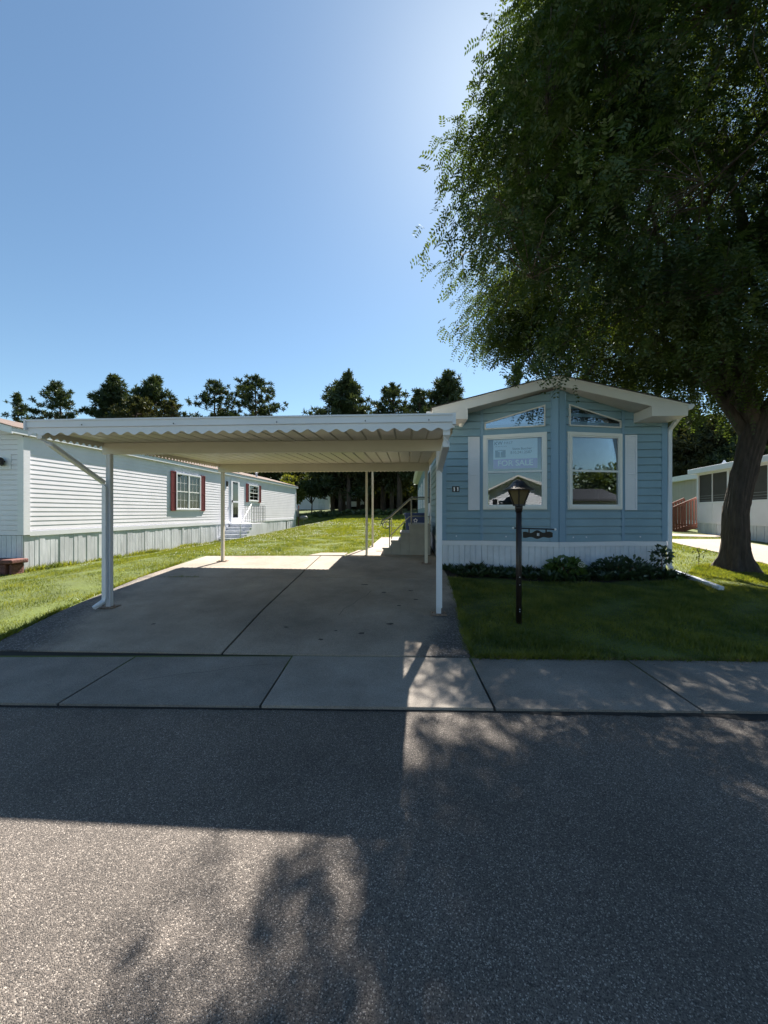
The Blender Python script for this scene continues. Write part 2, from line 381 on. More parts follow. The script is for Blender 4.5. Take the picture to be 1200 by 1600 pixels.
# driveway slabs: centre joint from (-1.78,4.2) to (-1.62,9.8), cross joint at 7.4
DL, DR = -4.72, 1.28
def cj(y): return -1.78 + .16*(y-4.2)/5.6
def dl(y): return -4.50 - .25*min(1, max(0, (y-4.2)/2.0))
def dr(y): return .93 + .33*min(1, max(0, (y-4.2)/3.3))
g = .014
def wf(x): return walk_far(x)+.010
slabs = [([(dl(4.3), wf(-4.5)), (cj(4.2)-g, wf(-1.8)), (cj(7.5)-g, 7.5-g), (dl(7.5), 7.5-g)]),
         ([(cj(4.2)+g, wf(-1.8)), (dr(4.15), wf(.9)), (dr(7.3), 7.3-g), (cj(7.5)+g, 7.5-g)]),
         ([(dl(7.5), 7.5+g), (cj(7.5)-g, 7.5+g), (cj(9.8)-g, 9.85), (-4.55, 9.85)]),
         ([(cj(7.5)+g, 7.5+g), (dr(7.3), 7.3+g), (1.33, 9.65), (cj(9.8)+g, 9.85)])]
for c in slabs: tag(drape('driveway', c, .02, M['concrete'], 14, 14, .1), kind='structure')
o = drape('driveway_joint', [(-4.4,4.2),(.9,4.2),(1.25,9.6),(-4.45,9.7)], .006, M['joint'], 16, 20, .02); tag(o, kind='structure')
# coarse patched fringes either side near the street
def strip(name, L, material, off):
    m = MB()
    for i, (x0, x1, y) in enumerate(L):
        for s in range(5): x = x0+(x1-x0)*s/4; m.v.append((x, y, tz(x, y)+off))
    for i in range(len(L)-1):
        for s in range(4): a = i*5+s; m.f.append((a, a+1, a+6, a+5))
    return tag(m.build(name, material), kind='structure')
# hairline crack, small stains
def ribbon(m, pts, w, off):
    for (x0,y0),(x1,y1) in zip(pts, pts[1:]):
        dx, dy = x1-x0, y1-y0; l = math.hypot(dx,dy); nx_, ny_ = -dy/l*w/2, dx/l*w/2
        P = [(x0+nx_,y0+ny_),(x0-nx_,y0-ny_),(x1-nx_,y1-ny_),(x1+nx_,y1+ny_)]
        m.add([(x,y,tz(x,y)+off) for x,y in P], [(0,1,2,3)])
m = MB(); rr = random.Random(5)
ribbon(m, [(-.62,5.3),(-.58,5.55),(-.47,5.75),(-.40,6.0),(-.28,6.2),(-.22,6.5)], .006, .0255)
ribbon(m, [(.42,7.75),(.6,7.9),(.72,7.82),(.9,8.05),(1.05,8.0)], .006, .0255)
ribbon(m, [(-4.3,5.9),(-3.9,6.0),(-3.5,5.95),(-3.1,6.1),(-2.7,6.05)], .004, .0255)
for (x,y,r) in [(.08,5.0,.03),(.22,5.7,.025),(-.28,4.72,.03),(-.75,4.55,.025),(-1.25,4.9,.02),(.45,6.5,.03),(.5,6.0,.03),(-.35,6.9,.04),(-3.0,5.0,.02),(.0,6.4,.03),(-.6,4.8,.015)]:
    k = 9; pts = [(x+r*1.6*math.cos(a*6.283/k)*rr.uniform(.6,1.2), y+r*math.sin(a*6.283/k)*rr.uniform(.6,1.2)) for a in range(k)]
    m.add([(px,py,tz(px,py)+.0258) for px,py in pts], [tuple(range(k))])
tag(m.build('driveway_stains', M['stain']), kind='structure')
m = MB()
def flat_ribbon(m, pts, w, z):
    for (x0,y0),(x1,y1) in zip(pts, pts[1:]):
        dx, dy = x1-x0, y1-y0; l = math.hypot(dx,dy); a_, b_ = -dy/l*w/2, dx/l*w/2
        m.add([(x0+a_,y0+b_,z(y0)),(x0-a_,y0-b_,z(y0)),(x1-a_,y1-b_,z(y1)),(x1+a_,y1+b_,z(y1))], [(0,1,2,3)])
zw = lambda y: .0285 + .028*max(0, min(1, (y-3.1)/1.1))
flat_ribbon(m, [(-2.3,3.6),(-2.1,3.68),(-1.95,3.74),(-1.7,3.8),(-1.5,3.9),(-1.2,3.96)], .004, zw)
flat_ribbon(m, [(4.4,3.25),(4.3,3.3),(4.1,3.24)], .02, zw)
tag(m.build('sidewalk_cracks', M['joint']), kind='structure')

# walkway pavers from the slab to the steps
def zsl(x, y): return tz(x,y)
tag(drape('walkway', [(-1.95,9.9),(-1.02,9.9),(-.98,10.35),(-1.7,10.35)], .03, M['drive2'], 5, 3, .08), kind='structure')
tag(drape('walkway', [(-.98,9.9),(1.3,9.72),(1.35,10.9),(-.72,10.9)], .03, M['drive2'], 6, 4, .08), kind='structure')
tag(drape('walkway', [(-.50,10.94),(1.38,10.94),(1.45,14.5),(-.1,14.5)], .03, M['drive2'], 6, 8, .08), kind='structure')
# neighbour's drive and path on the right
ND = .225
def nl(y): return 9.2+ND*(y-10.7)
tag(drape('neighbour_driveway', [(nl(3.4),3.6),(12.1+ND*(3.4-12.6),3.4),(12.1+ND*(14-12.6),14.0),(nl(14),14.0)], .02, M['drive2'], 8, 26, .08), kind='structure')
tag(drape('neighbour_path', [(10.3,15.6),(13.4,14.6),(13.6,15.5),(10.7,17.2)], .02, M['drive2'], 8, 8, .08), kind='structure')

# ------------------------------------------------------------------ siding builders
def clip(poly, a, b, keep_below=True):
    """clip polygon (u,z) by z <= a+b*u"""
    out = []; f = lambda p: a+b*p[0]-p[1]
    for i in range(len(poly)):
        p, q = poly[i], poly[(i+1)%len(poly)]; fp, fq = f(p), f(q)
        if fp >= 0: out.append(p)
        if (fp > 0) != (fq > 0) and abs(fp-fq) > 1e-9:
            t = fp/(fp-fq); out.append((p[0]+(q[0]-p[0])*t, p[1]+(q[1]-p[1])*t))
    return out
def lap(mb, P0, P1, z0, ztop, e=.125, t=.016, top=None, groove=0, holes=(), ustart=0):
    """lapped siding on the wall from P0 to P1 (2D), outside on the right of P0->P1; top=(a,b): height a+b*u"""
    P0 = Vector(P0); P1 = Vector(P1); L = (P1-P0).length; U = (P1-P0)/L; N = Vector((U.y, -U.x))
    if top is None: top = (ztop, 0)
    zmax = max(top[0], top[0]+top[1]*L)
    def W(u, z, o): p = P0+U*u+N*o; return (p.x, p.y, z)
    z = z0
    while z < zmax-1e-4:
        zn = z+e
        cuts = sorted({z, min(zn, zmax)} | {h for H in holes for h in (H[2], H[3]) if z < h < zn})
        for c0, c1 in zip(cuts, cuts[1:]):
            iv = [(0, L)]
            for (ha, hb, hz0, hz1) in holes:
                if hz0 <= c0+1e-6 and hz1 >= c1-1e-6:
                    iv = [s for (x0, x1) in iv for s in ((x0, min(x1, ha)), (max(x0, hb), x1)) if s[1]-s[0] > 1e-4]
            for x0, x1 in iv:
                poly = clip([(x0,c0),(x1,c0),(x1,c1),(x0,c1)], *top)
                if len(poly) < 3: continue
                if not groove:
                    mb.add([W(u, zz, t*(1-(zz-z)/e)+.002) for u, zz in poly], [tuple(range(len(poly)))])
                else:
                    zg = zn-groove
                    lo_ = clip(poly, zg, 0)
                    hi_ = [(u, -zz) for u, zz in clip([(u, -zz) for u, zz in poly], -zg, 0)]
                    if len(lo_) > 2: mb.add([W(u, zz, t*(1-.55*(zz-z)/e)+.004) for u, zz in lo_], [tuple(range(len(lo_)))])
                    if len(hi_) > 2:
                        mb.add([W(u, zz, -.012) for u, zz in hi_], [tuple(range(len(hi_)))])
                        bt_ = [p[0] for p in hi_ if abs(p[1]-zg) < 1e-6]
                        if len(bt_) > 1: oo = t*(1-.55*(zg-z)/e)+.004; mb.add([W(min(bt_),zg,-.012),W(max(bt_),zg,-.012),W(max(bt_),zg,oo),W(min(bt_),zg,oo)], [(3,2,1,0)])
                if c0 == z:
                    bt = [p for p in poly if abs(p[1]-z) < 1e-6]
                    if len(bt) >= 2:
                        ua, ub = min(p[0] for p in bt), max(p[0] for p in bt)
                        o2 = (t+.004) if groove else t+.002; o1 = -.012 if groove else 0; mb.add([W(ua,z,o1),W(ub,z,o1),W(ub,z,o2),W(ua,z,o2)], [(0,1,2,3)])
        z = zn
def ribs(mb, P0, P1, z0, z1, w=.12, gr=.012, d=.014, jit=0, seed=0):
    """vertical skirting boards with grooves; z0,z1 may be functions of u"""
    P0 = Vector(P0); P1 = Vector(P1); L = (P1-P0).length; U = (P1-P0)/L; N = Vector((U.y, -U.x)); r = random.Random(seed)
    f0 = z0 if callable(z0) else (lambda u: z0); f1 = z1 if callable(z1) else (lambda u: z1)
    prof = []; u = 0
    while u < L-1e-4:
        ww = w*(1+jit*r.uniform(-.4,.4)); b = min(u+ww, L); o = r.uniform(-1,1)*jit*.02
        prof += [(u,0),(u+gr*.5,0),(u+gr,d+o),(b-gr*.3,d+o)]; u = b
    prof.append((L,0)); o = len(mb.v)
    for u, out in prof:
        p = P0+U*u+N*(out+.002); mb.v.append((p.x,p.y,f0(u))); mb.v.append((p.x,p.y,f1(u)))
    for i in range(len(prof)-1): a = o+2*i; mb.f.append((a, a+2, a+3, a+1))
def onwall(P0, P1):
    """frame helper: box(u0,u1,o0,o1,z0,z1) in wall coordinates"""
    P0 = Vector(P0); P1 = Vector(P1); U = (P1-P0).normalized(); N = Vector((U.y,-U.x))
    def wb(mb, u0, u1, o0, o1, z0, z1):
        pts = []
        for z in (z0, z1):
            for (u, o) in ((u0,o1),(u1,o1),(u1,o0),(u0,o0)):
                p = P0+U*u+N*o; pts.append((p.x, p.y, z))
        mb.add(pts, [(0,3,2,1),(4,5,6,7),(0,1,5,4),(1,2,6,5),(2,3,7,6),(3,0,4,7)])
    def wp(mb, poly, o0, o1):
        n = len(poly); pts = []
        for o in (o1, o0):
            for u, z in poly: p = P0+U*u+N*o; pts.append((p.x,p.y,z))
        mb.add(pts, [tuple(range(n)), tuple(range(2*n-1,n-1,-1))]+[(i,i+n,(i+1)%n+n,(i+1)%n) for i in range(n)])
    return wb, wp

def window(parent, P0, P1, u0, u1, z0, z1, trim, sashm, glassm, back=.0, off=.02, tw=.055, mull=None, grid=None, rail=True, name='window', deep=None):
    """framed window; tw trim width. back = depth of the dark backing behind pane"""
    wb, wp = onwall(P0, P1)
    f = MB()
    wb(f,u0,u0+tw,0,off+.04,z0,z1); wb(f,u1-tw,u1,0,off+.04,z0,z1); wb(f,u0+tw,u1-tw,0,off+.04,z0,z0+tw); wb(f,u0+tw,u1-tw,0,off+.04,z1-tw,z1)
    fo = f.build(name, trim, parent)
    a, b, c, d = u0+tw, u1-tw, z0+tw, z1-tw; s = MB(); sw = .028
    for x0, x1 in ([(a, b)] if not mull else [(a, mull-.03), (mull+.03, b)]):
        zm = (c+d)/2
        if mull: wb(s, mull-.03, mull+.03, 0, off+.035, c, d) if x0 == a else None
        wb(s,x0,x0+sw,0,off+.022,c,d); wb(s,x1-sw,x1,0,off+.022,c,d); wb(s,x0+sw,x1-sw,0,off+.022,c,c+sw); wb(s,x0+sw,x1-sw,0,off+.022,d-sw,d)
        if rail: wb(s,x0+sw,x1-sw,0,off+.026,zm-.02,zm+.02)
        if grid:
            gx, gz = grid
            for q in range(1, gx): x = x0+(x1-x0)*q/gx; wb(s, x-.006, x+.006, 0, off+.008, c+sw, d-sw)
            for q in range(1, gz):
                if q*2 == gz: continue
                z = c+(d-c)*q/gz; wb(s, x0+sw, x1-sw, 0, off+.0075, z-.006, z+.006)
    s.build('sash', sashm, fo)
    p = MB(); wb(p, a+.01, b-.01, off-.004, off, c+.01, d-.01); p.build('pane', glassm, fo)
    if not deep:
        k = MB(); wb(k, a+.005, b-.005, -.002, .006, c+.005, d-.005); k.build('blind_or_dark_backing', M['dark'], fo)  # flat dark backing: the unlit room's shade is put into its colour
    return fo

def text(parent, body, size, P0, P1, u, z, o, mt, name='lettering', align='CENTER', ext=.001, bold=0):
    U = (Vector(P1)-Vector(P0)).normalized(); N = Vector((U.y,-U.x))
    c = bpy.data.curves.new(name, 'FONT'); c.body = body; c.size = size; c.align_x = align; c.align_y = 'CENTER'; c.extrude = ext; c.offset = bold
    t = bpy.data.objects.new(name, c); COL.objects.link(t)
    bpy.context.view_layer.update()
    me = bpy.data.meshes.new_from_object(t.evaluated_get(bpy.context.evaluated_depsgraph_get()))
    bpy.data.objects.remove(t); me.materials.clear(); me.materials.append(mt)
    ob = bpy.data.objects.new(name, me); COL.objects.link(ob); ob.parent = parent
    p = Vector(P0)+U*u+N*o
    R = Matrix(((U.x,0,N.x,p.x),(U.y,0,N.y,p.y),(0,1,0,z),(0,0,0,1)))
    ob.matrix_local = R
    return ob

# ------------------------------------------------------------------ blue home
TH = math.atan(.06)
HX, HY = 1.259, 8.30
WD = 4.63; LEN = 18.0; FZ = 1.01
home = empty('mobile_home', (HX, HY, 0), -TH, 'pale blue mobile home with an angled front window bay and white skirting', 'house')
def loc2w(x, y): c, s = math.cos(TH), math.sin(TH); return (HX + x*c + y*s, HY - x*s + y*c)
def hz(x, y): w = loc2w(x, y); return tz(*w)
A, Bp, Cc, D_ = (0,0), (.84,0), (2.315,-.35), (3.76,0); E_ = (WD,0)
RS = .245; RX0, RX1 = -.25, 4.65; RM = (RX0+RX1)/2; ZE = 3.71
def rooftop(x): return ZE + RS*(x-RX0) if x <= RM else ZE + RS*(RX1-x)
def walltop(x): return rooftop(x)-.165
m = MB()
lap(m, A, Bp, FZ, 0, e=.160, t=.020, groove=.020, top=(walltop(0), RS))
LP = (Vector(Cc)-Vector(Bp)).length; LP2 = (Vector(D_)-Vector(Cc)).length
sL = (walltop(2.315)-walltop(.84))/LP; sR = (walltop(3.76)-walltop(2.315))/LP2
W1 = (.05, 1.28, 1.69, 3.24)
W2 = (LP2-1.28, LP2-.05, 1.69, 3.24)
hole1 = (W1[0]+.05, W1[1]-.05, 1.74, 3.19); hole2 = (W2[0]+.05, W2[1]-.05, 1.74, 3.19)
lap(m, Bp, Cc, FZ, 0, e=.160, t=.020, groove=.020, top=(walltop(.84), sL), holes=[hole1])
lap(m, Cc, D_, FZ, 0, e=.160, t=.020, groove=.020, top=(walltop(2.315), sR), holes=[hole2])
lap(m, D_, E_, FZ, 0, e=.160, t=.020, groove=.020, top=(walltop(3.76), -RS))
lap(m, (0,LEN), A, FZ, walltop(0), e=.160, t=.020, groove=.018)
lap(m, E_, (WD,LEN), FZ, walltop(0), e=.160, t=.020, groove=.018)
lap(m, (WD,LEN), (0,LEN), FZ, walltop(0))
m.add([(0,LEN,walltop(0)),(WD,LEN,walltop(0)),(WD/2,LEN,walltop(WD/2))],[(0,2,1)])
m.build('wall', M['blue'], home)
# trims
m = MB(); wbA, _ = onwall(A, Bp); wbB, wpB = onwall(Bp, Cc); wbC, wpC = onwall(Cc, D_); wbD, _ = onwall(D_, E_); wbS, wpS = onwall((0,LEN), A); wbR, _ = onwall(E_, (WD,LEN))
zt = walltop(2.315)-.01
wbB(m, LP-.135, LP-.0, .0, .032, FZ, zt-.03); wbC(m, .0, .135, .0, .032, FZ, zt-.03)
wbB(m, LP-.150, LP-.135, .0, .040, FZ, zt-.06); wbC(m, .135, .150, .0, .040, FZ, zt-.06)
wbB(m, 0, .035, 0, .03, FZ, walltop(.86)); wbA(m, .84-.035, .835, 0, .027, FZ, walltop(.82)-.012)
wbC(m, LP2-.035, LP2, 0, .03, FZ, walltop(3.74)); wbD(m, .005, .035, 0, .027, FZ, walltop(3.79)-.012)
wbD(m, WD-3.76-.085, WD-3.76+.026, 0, .028, FZ, walltop(WD)-.03); wbR(m, 0.001, .085, 0, .026, FZ, walltop(WD)-.03)
wbA(m, -.026, .085, 0, .028, FZ, walltop(0)-.03); wbS(m, LEN-.085, LEN-.001, 0, .026, FZ, walltop(0)-.03)
m.build('corner_trim', M['bluetrim'], home)
# fasteners along the bottom course
m = MB()
for wb_, us in ((wbA,(.3,)),(wbB,(.5,1.05)),(wbC,(.32,.62)),(wbD,(.35,))):
    for u in us: m = MB(); wb_(m, u-.012, u+.012, .012, .028, FZ+.08, FZ+.105); m.build('screw_cap', M['white'], home)
# belt trim and skirting
m = MB(); f0 = .030
for wb_, L in ((wbA,.84),(wbB,LP),(wbC,LP2),(wbD,WD-3.76),(wbS,LEN),(wbR,LEN)):
    wb_(m, -.0 if wb_ is not wbA else -.03, L, -.01, .034, FZ-.10, FZ-.004)
m.build('belt_trim', M['white'], home)
m = MB()
for (p, q) in ((A,Bp),(Bp,Cc),(Cc,D_),(D_,E_),((0,LEN),A),(E_,(WD,LEN))):
    P = Vector(p); Q = Vector(q); L = (Q-P).length
    fz = lambda u, P=P, Q=Q, L=L: hz(*(P+(Q-P)*u/L))-.05
    ribs(m, p, q, fz, FZ-.09, .118)
m.build('skirting', M['skirt'], home)
# shutters
def shutter(parent, P0, P1, u0, u1, z0, z1, mt, o=.018):
    wb, _ = onwall(P0, P1); s = MB(); w = .028
    wb(s,u0,u0+w,o-.01,o+.03,z0,z1); wb(s,u1-w,u1,o-.01,o+.03,z0,z1)
    for z in (z0, (z0+z1)/2-w/2-.03, z1-w): wb(s,u0+w,u1-w,o-.01,o+.029,z,z+w)
    wb(s, u0+w, u1-w, o-.01, o+.006, z0+w, z1-w)
    z = z0+w+.006
    while z < z1-w-.02:
        wb(s, u0+w, u1-w, o+.006, o+.020, z, z+.022); z += .042
    return s.build('shutter', mt, parent)
shutter(home, A, Bp, .55, .79, 1.66, 3.23, M['white'])
shutter(home, D_, E_, .035, .275, 1.66, 3.23, M['white'])
# main bay windows with rooms behind them
def bay_window(P0, P1, w, side):
    fo = window(home, P0, P1, w[0], w[1], w[2], w[3], M['almond'], M['sash'], M['glass'], tw=.055, off=.02, deep=True)
    wb, wp = onwall(P0, P1); f2 = MB(); t = .02
    u0,u1,z0,z1 = w
    for (a,b,c,d) in ((u0-.018,u0+.03,z0-.018,z1+.018),(u1-.03,u1+.018,z0-.018,z1+.018),(u0+.03,u1-.03,z0-.018,z0+.03),(u0+.03,u1-.03,z1-.03,z1+.018)):
        wb(f2, a, b, .0, .035, c, d)
    f2.build('frame', M['almond'], fo)
    # room box open towards the pane
    a,b,c,d = u0+.05,u1-.05,z0+.05,z1-.05; r = MB(); dp = -.55
    wb(r, a-.02, a, dp, .0, c, d); wb(r, b, b+.02, dp, .0, c, d); wb(r, a, b, dp, .0, c-.02, c); wb(r, a, b, dp, .0, d, d+.02); wb(r, a-.02, b+.02, dp-.02, dp, c-.02, d+.02)
    r.build('recess_or_dark_backing', M['dark'], fo)
    bl = MB(); zm = (z0+z1)/2
    z = zm+.0
    wb(bl, a+.03, b-.03, -.10, -.085, zm+.03, d) if side else wb(bl, a+.03, b-.03, -.16, -.145, zm+.03, d)
    for q in range(11 if not side else 1):
        x = a+.05+q*(b-a-.1)/11; 
        wb(bl, x, x+.02, -.143, -.135, zm+.03, d) if not side else None
    bl.build('blind_or_dark_backing', M['curtain'], fo)
    return fo
w1 = bay_window(Bp, Cc, W1, 0); w2 = bay_window(Cc, D_, W2, 1)
def transom(P0, P1, pts, gm):
    wb, wp = onwall(P0, P1); (u0,z0),(u1,z1),(u2,z2),(u3,z3) = pts   # bl, br, tr, tl
    f = MB(); t = .026
    wp(f, [(u0-t,z0-t),(u1+t,z1-t),(u1+t,z1),(u0-t,z0)], 0, .05)
    wp(f, [(u3-t,z3),(u2+t,z2),(u2+t,z2+t),(u3-t,z3+t)], 0, .05)
    wp(f, [(u0-t,z0),(u0,z0),(u3,z3),(u3-t,z3)], 0, .049); wp(f, [(u1,z1),(u1+t,z1),(u2+t,z2),(u2,z2)], 0, .049)
    fo = f.build('transom_window', M['fascia'], home)
    p = MB(); wp(p, pts, .020, .026); p.build('pane', gm, fo)
    p = MB(); wp(p, pts, .0, .019); p.build('recess_or_dark_backing', M['dark'], fo)  # solid dark slab over the siding, coloured as the shaded interior
transom(Bp, Cc, [(.09,3.40),(1.24,3.40),(1.24,3.79),(.09,3.50)], M['glass3'])
transom(Cc, D_, [(LP2-1.24,3.40),(LP2-.09,3.40),(LP2-.09,3.50),(LP2-1.24,3.79)], M['glass'])
# number plate
pl = MB(); wbA(pl, .21, .365, .018, .026, 2.05, 2.175); pl = pl.build('number_plate', M['black'], home); pl['label'] = 'small black plate with white number 11 on blue siding'
d = MB()
for u in (.243, .318): wbA(d, u, u+.024, .026, .030, 2.068, 2.155); wbA(d, u-.009, u+.002, .026, .0295, 2.13, 2.145)
d.build('numerals', M['sign_text'], pl)
# side windows seen at a glancing angle
for (u0,u1,z0,z1) in ((LEN-8.3,LEN-7.4,1.8,3.0),(LEN-11.4,LEN-10.2,1.8,3.0),(LEN-14.0,LEN-13.0,1.8,3.0),(LEN-16.4,LEN-15.6,1.8,3.0)):
    window(home, (0,LEN), A, u0, u1, z0, z1, M['white'], M['sash'], M['glass2'])
wbS, wpS = onwall((0,LEN), A)
m = MB(); wbS(m, LEN-4.55, LEN-3.6, 0, .045, 1.08, 3.1); dr_ = m.build('door', M['white'], home)
m = MB(); wbS(m, LEN-4.45, LEN-3.7, .045, .05, 1.9, 2.9); m.build('door_glass', M['glass2'], dr_)
# roof
m = MB()
ov = .62
def slab(m, x0, x1, y0, y1, zf, th):
    m.add([(x0,y0,zf(x0)),(x1,y0,zf(x1)),(x1,y1,zf(x1)),(x0,y1,zf(x0)),(x0,y0,zf(x0)-th),(x1,y0,zf(x1)-th),(x1,y1,zf(x1)-th),(x0,y1,zf(x0)-th)],
          [(0,1,2,3),(7,6,5,4),(0,4,5,1),(1,5,6,2),(2,6,7,3),(3,7,4,0)])
slab(m, RX0-.03, RM, -ov-.025, LEN+.3, lambda x: rooftop(x)+.012, .02); slab(m, RM, RX1+.03, -ov-.025, LEN+.3, lambda x: rooftop(x)+.012, .02)
rf = m.build('roof', M['shingle_dark'], home)
m = MB(); FT = .20
m.prism([(RX0,rooftop(RX0)-.01),(RX0,rooftop(RX0)-FT),(RM,rooftop(RM)-FT),(RX1,rooftop(RX1)-FT),(RX1,rooftop(RX1)-.01),(RM,rooftop(RM)-.01)], -ov, -ov+.03)
m.box(RX0, RX0+.025, -ov+.03, LEN+.28, ZE-.18, ZE-.012); m.box(RX1-.025, RX1, -ov+.03, LEN+.28, ZE-.18, ZE-.012)
# drip edge line
m.prism([(RX0-.005,rooftop(RX0)-.008),(RX0-.005,rooftop(RX0)-.045),(RM,rooftop(RM)-.045),(RX1+.005,rooftop(RX1)-.045),(RX1+.005,rooftop(RX1)-.008),(RM,rooftop(RM)-.008)], -ov-.012, -ov-.001)
fa = m.build('fascia', M['fascia'], rf)
m = MB()   # eave returns
for (xa, xb, s) in ((RX0+.002, .45, 1), (3.98, RX1-.002, -1)):
    zb = ZE-.23
    pts = [(xa,zb),(xb,zb),(xb,rooftop(xb)-FT+.005),(xa,rooftop(xa)-FT+.005)]
    m = MB(); m.prism(pts, -ov+.003, -.012); m.build('eave_return', M['fascia'], rf)
m = MB()   # ribbed front soffit
for k in range(int(WD/.1)):
    x0 = .0+k*.1; x1 = x0+.088
    if x1 > WD: break
    if x0 < RM < x1: x1 = RM
    m.add([(x0,-ov+.03,rooftop(x0)-.172),(x1,-ov+.03,rooftop(x1)-.172),(x1,-.0,rooftop(x1)-.172),(x0,-.0,rooftop(x0)-.172)],[(0,3,2,1)])
slab(m, 0, RM, -ov+.03, 0, lambda x: rooftop(x)-.16, .008); slab(m, RM, WD, -ov+.03, 0, lambda x: rooftop(x)-.16, .008)
m.box(RX0+.025, 0, -ov+.03, LEN+.2, ZE-.175, ZE-.165); m.box(WD-.02, RX1-.025, -ov+.03, LEN+.2, ZE-.175, ZE-.165)
m.build('soffit', M['soffit'], rf)
m = MB()   # gutters: K-shaped trough along both eaves
for s, x in ((1, RX1), (-1, RX0)):
    prof = [(0,-.01),(.10,-.01),(.115,-.045),(.07,-.105),(0,-.11)]
    poly = [(x+s*(a+.002), ZE+b) for a, b in prof]
    m = MB(); m.prism(poly, -ov-.01 if s > 0 else -ov+.25, LEN+.25); m.build('gutter', M['alum'], home)
m = MB()
xw = WD+.035
m.rail([(RX1+.05,-ov+.30,ZE-.10),(RX1+.05,-ov+.30,ZE-.18),(xw+.05,-.02,ZE-.36),(xw+.045,.0,ZE-.44),(xw+.045,.0,hz(WD,0)+.14),(xw+.06,-.04,hz(WD,0)+.07)], .075, .055)
m.build('downspout', M['alum'], home)
m = MB(); m.lathe([(.0,-.03),(.03,-.03),(.045,.0),(.05,.03),(.0,.031)], (.36,-.3,3.42), 10); m.build('eave_light', M['almond'], home)

# FOR SALE sign: hangs inside the left pane, a thing of its own
sg = empty('sale_sign', (HX, HY, 0), -TH, 'for sale sign with pale upper panel hung inside the left bay window', 'sign')
wb, wp = onwall(Bp, Cc)
p = MB(); wb(p, .24, 1.12, -.020, -.012, 2.53, 3.165); bd = p.build('board', M['sign_light'], sg)
p = MB(); wb(p, .242, 1.118, -.012, -.009, 2.532, 2.735); p.build('banner', M['sign_violet'], bd)
p = MB(); wb(p, .28, .49, -.012, -.009, 2.775, 2.93); p.build('picture_panel', M['sign_ink'], bd)
p = MB(); wb(p, .375, .39, -.009, -.006, 2.79, 2.90); wb(p, .34, .43, -.009, -.0065, 2.895, 2.91); p.build('picture_mark', M['sign_light'], bd)
text(sg, 'FOR SALE', .165, Bp, Cc, .68, 2.645, -.008, M['sign_text'], bold=.003)
text(sg, 'KW', .10, Bp, Cc, .345, 3.075, -.011, M['sign_ink'], bold=.002)
text(sg, 'FIRST', .075, Bp, Cc, .545, 3.075, -.011, M['sign_ink'])
text(sg, 'KELLER WILLIAMS', .03, Bp, Cc, .40, 3.01, -.011, M['sign_ink'])
text(sg, 'Steve Butcher', .068, Bp, Cc, .82, 2.945, -.011, M['sign_ink'], bold=.0015)
text(sg, '810.241.2587', .078, Bp, Cc, .80, 2.87, -.011, M['sign_ink'], bold=.0015)

# ------------------------------------------------------------------ carport
CX, CY = -4.03, 5.65
cp = empty('carport', (CX, CY, 0), -TH, 'white metal carport with scalloped edges standing on four posts', 'carport')
def cw(x, y): c, s = math.cos(TH), math.sin(TH); return (CX+x*c+y*s, CY-x*s+y*c)
def cz(x, y): return tz(*cw(x, y))
SP = 4.80; BD = 3.47
ru = lambda y: 2.63+.034*y         # underside of the deck
m = MB(); m.box(-.085, SP+.07, -.05, .03, ru(0)-.165, ru(0)-.004); m.build('beam', M['cream'], cp, bevel=.004)
m = MB(); m.box(-.10, SP+.07, BD-.05, BD+.03, ru(BD)-.185, ru(BD)-.004); m.build('beam', M['cream'], cp, bevel=.004)
for (x, y) in ((0,0),(SP,0),(0,BD),(SP,BD)):
    z0 = cz(x,y)+.025; z1 = ru(y)-(.165 if y == 0 else .185)
    m = MB(); w = .027
    m.box(x-w,x+w,y-w-.01,y+w-.01,z0,z1)
    for s in (-1,1): m.box(x+s*w-(.006 if s<0 else 0), x+s*w+(.006 if s>0 else 0), y-w-.014, y+w-.006, z0, z1); m.box(x+s*.013-.003,x+s*.013+.003,y-w-.014,y-w-.0101,z0,z1)
    po = m.build('post', M['cream'] if y else M['alum'], cp)
    m = MB(); m.box(x-.11,x+.11,y-.10,y+.09,z0-.006,z0+.008); m.build('base_plate', M['rust'], po, bevel=.002)
    for bx in (-.085,.085):
        m = MB(); m.lathe([(.012,0),(.012,.014),(.006,.02)], (x+bx,y-.02,z0+.008), 6); m.build('bolt', M['rust'], po)
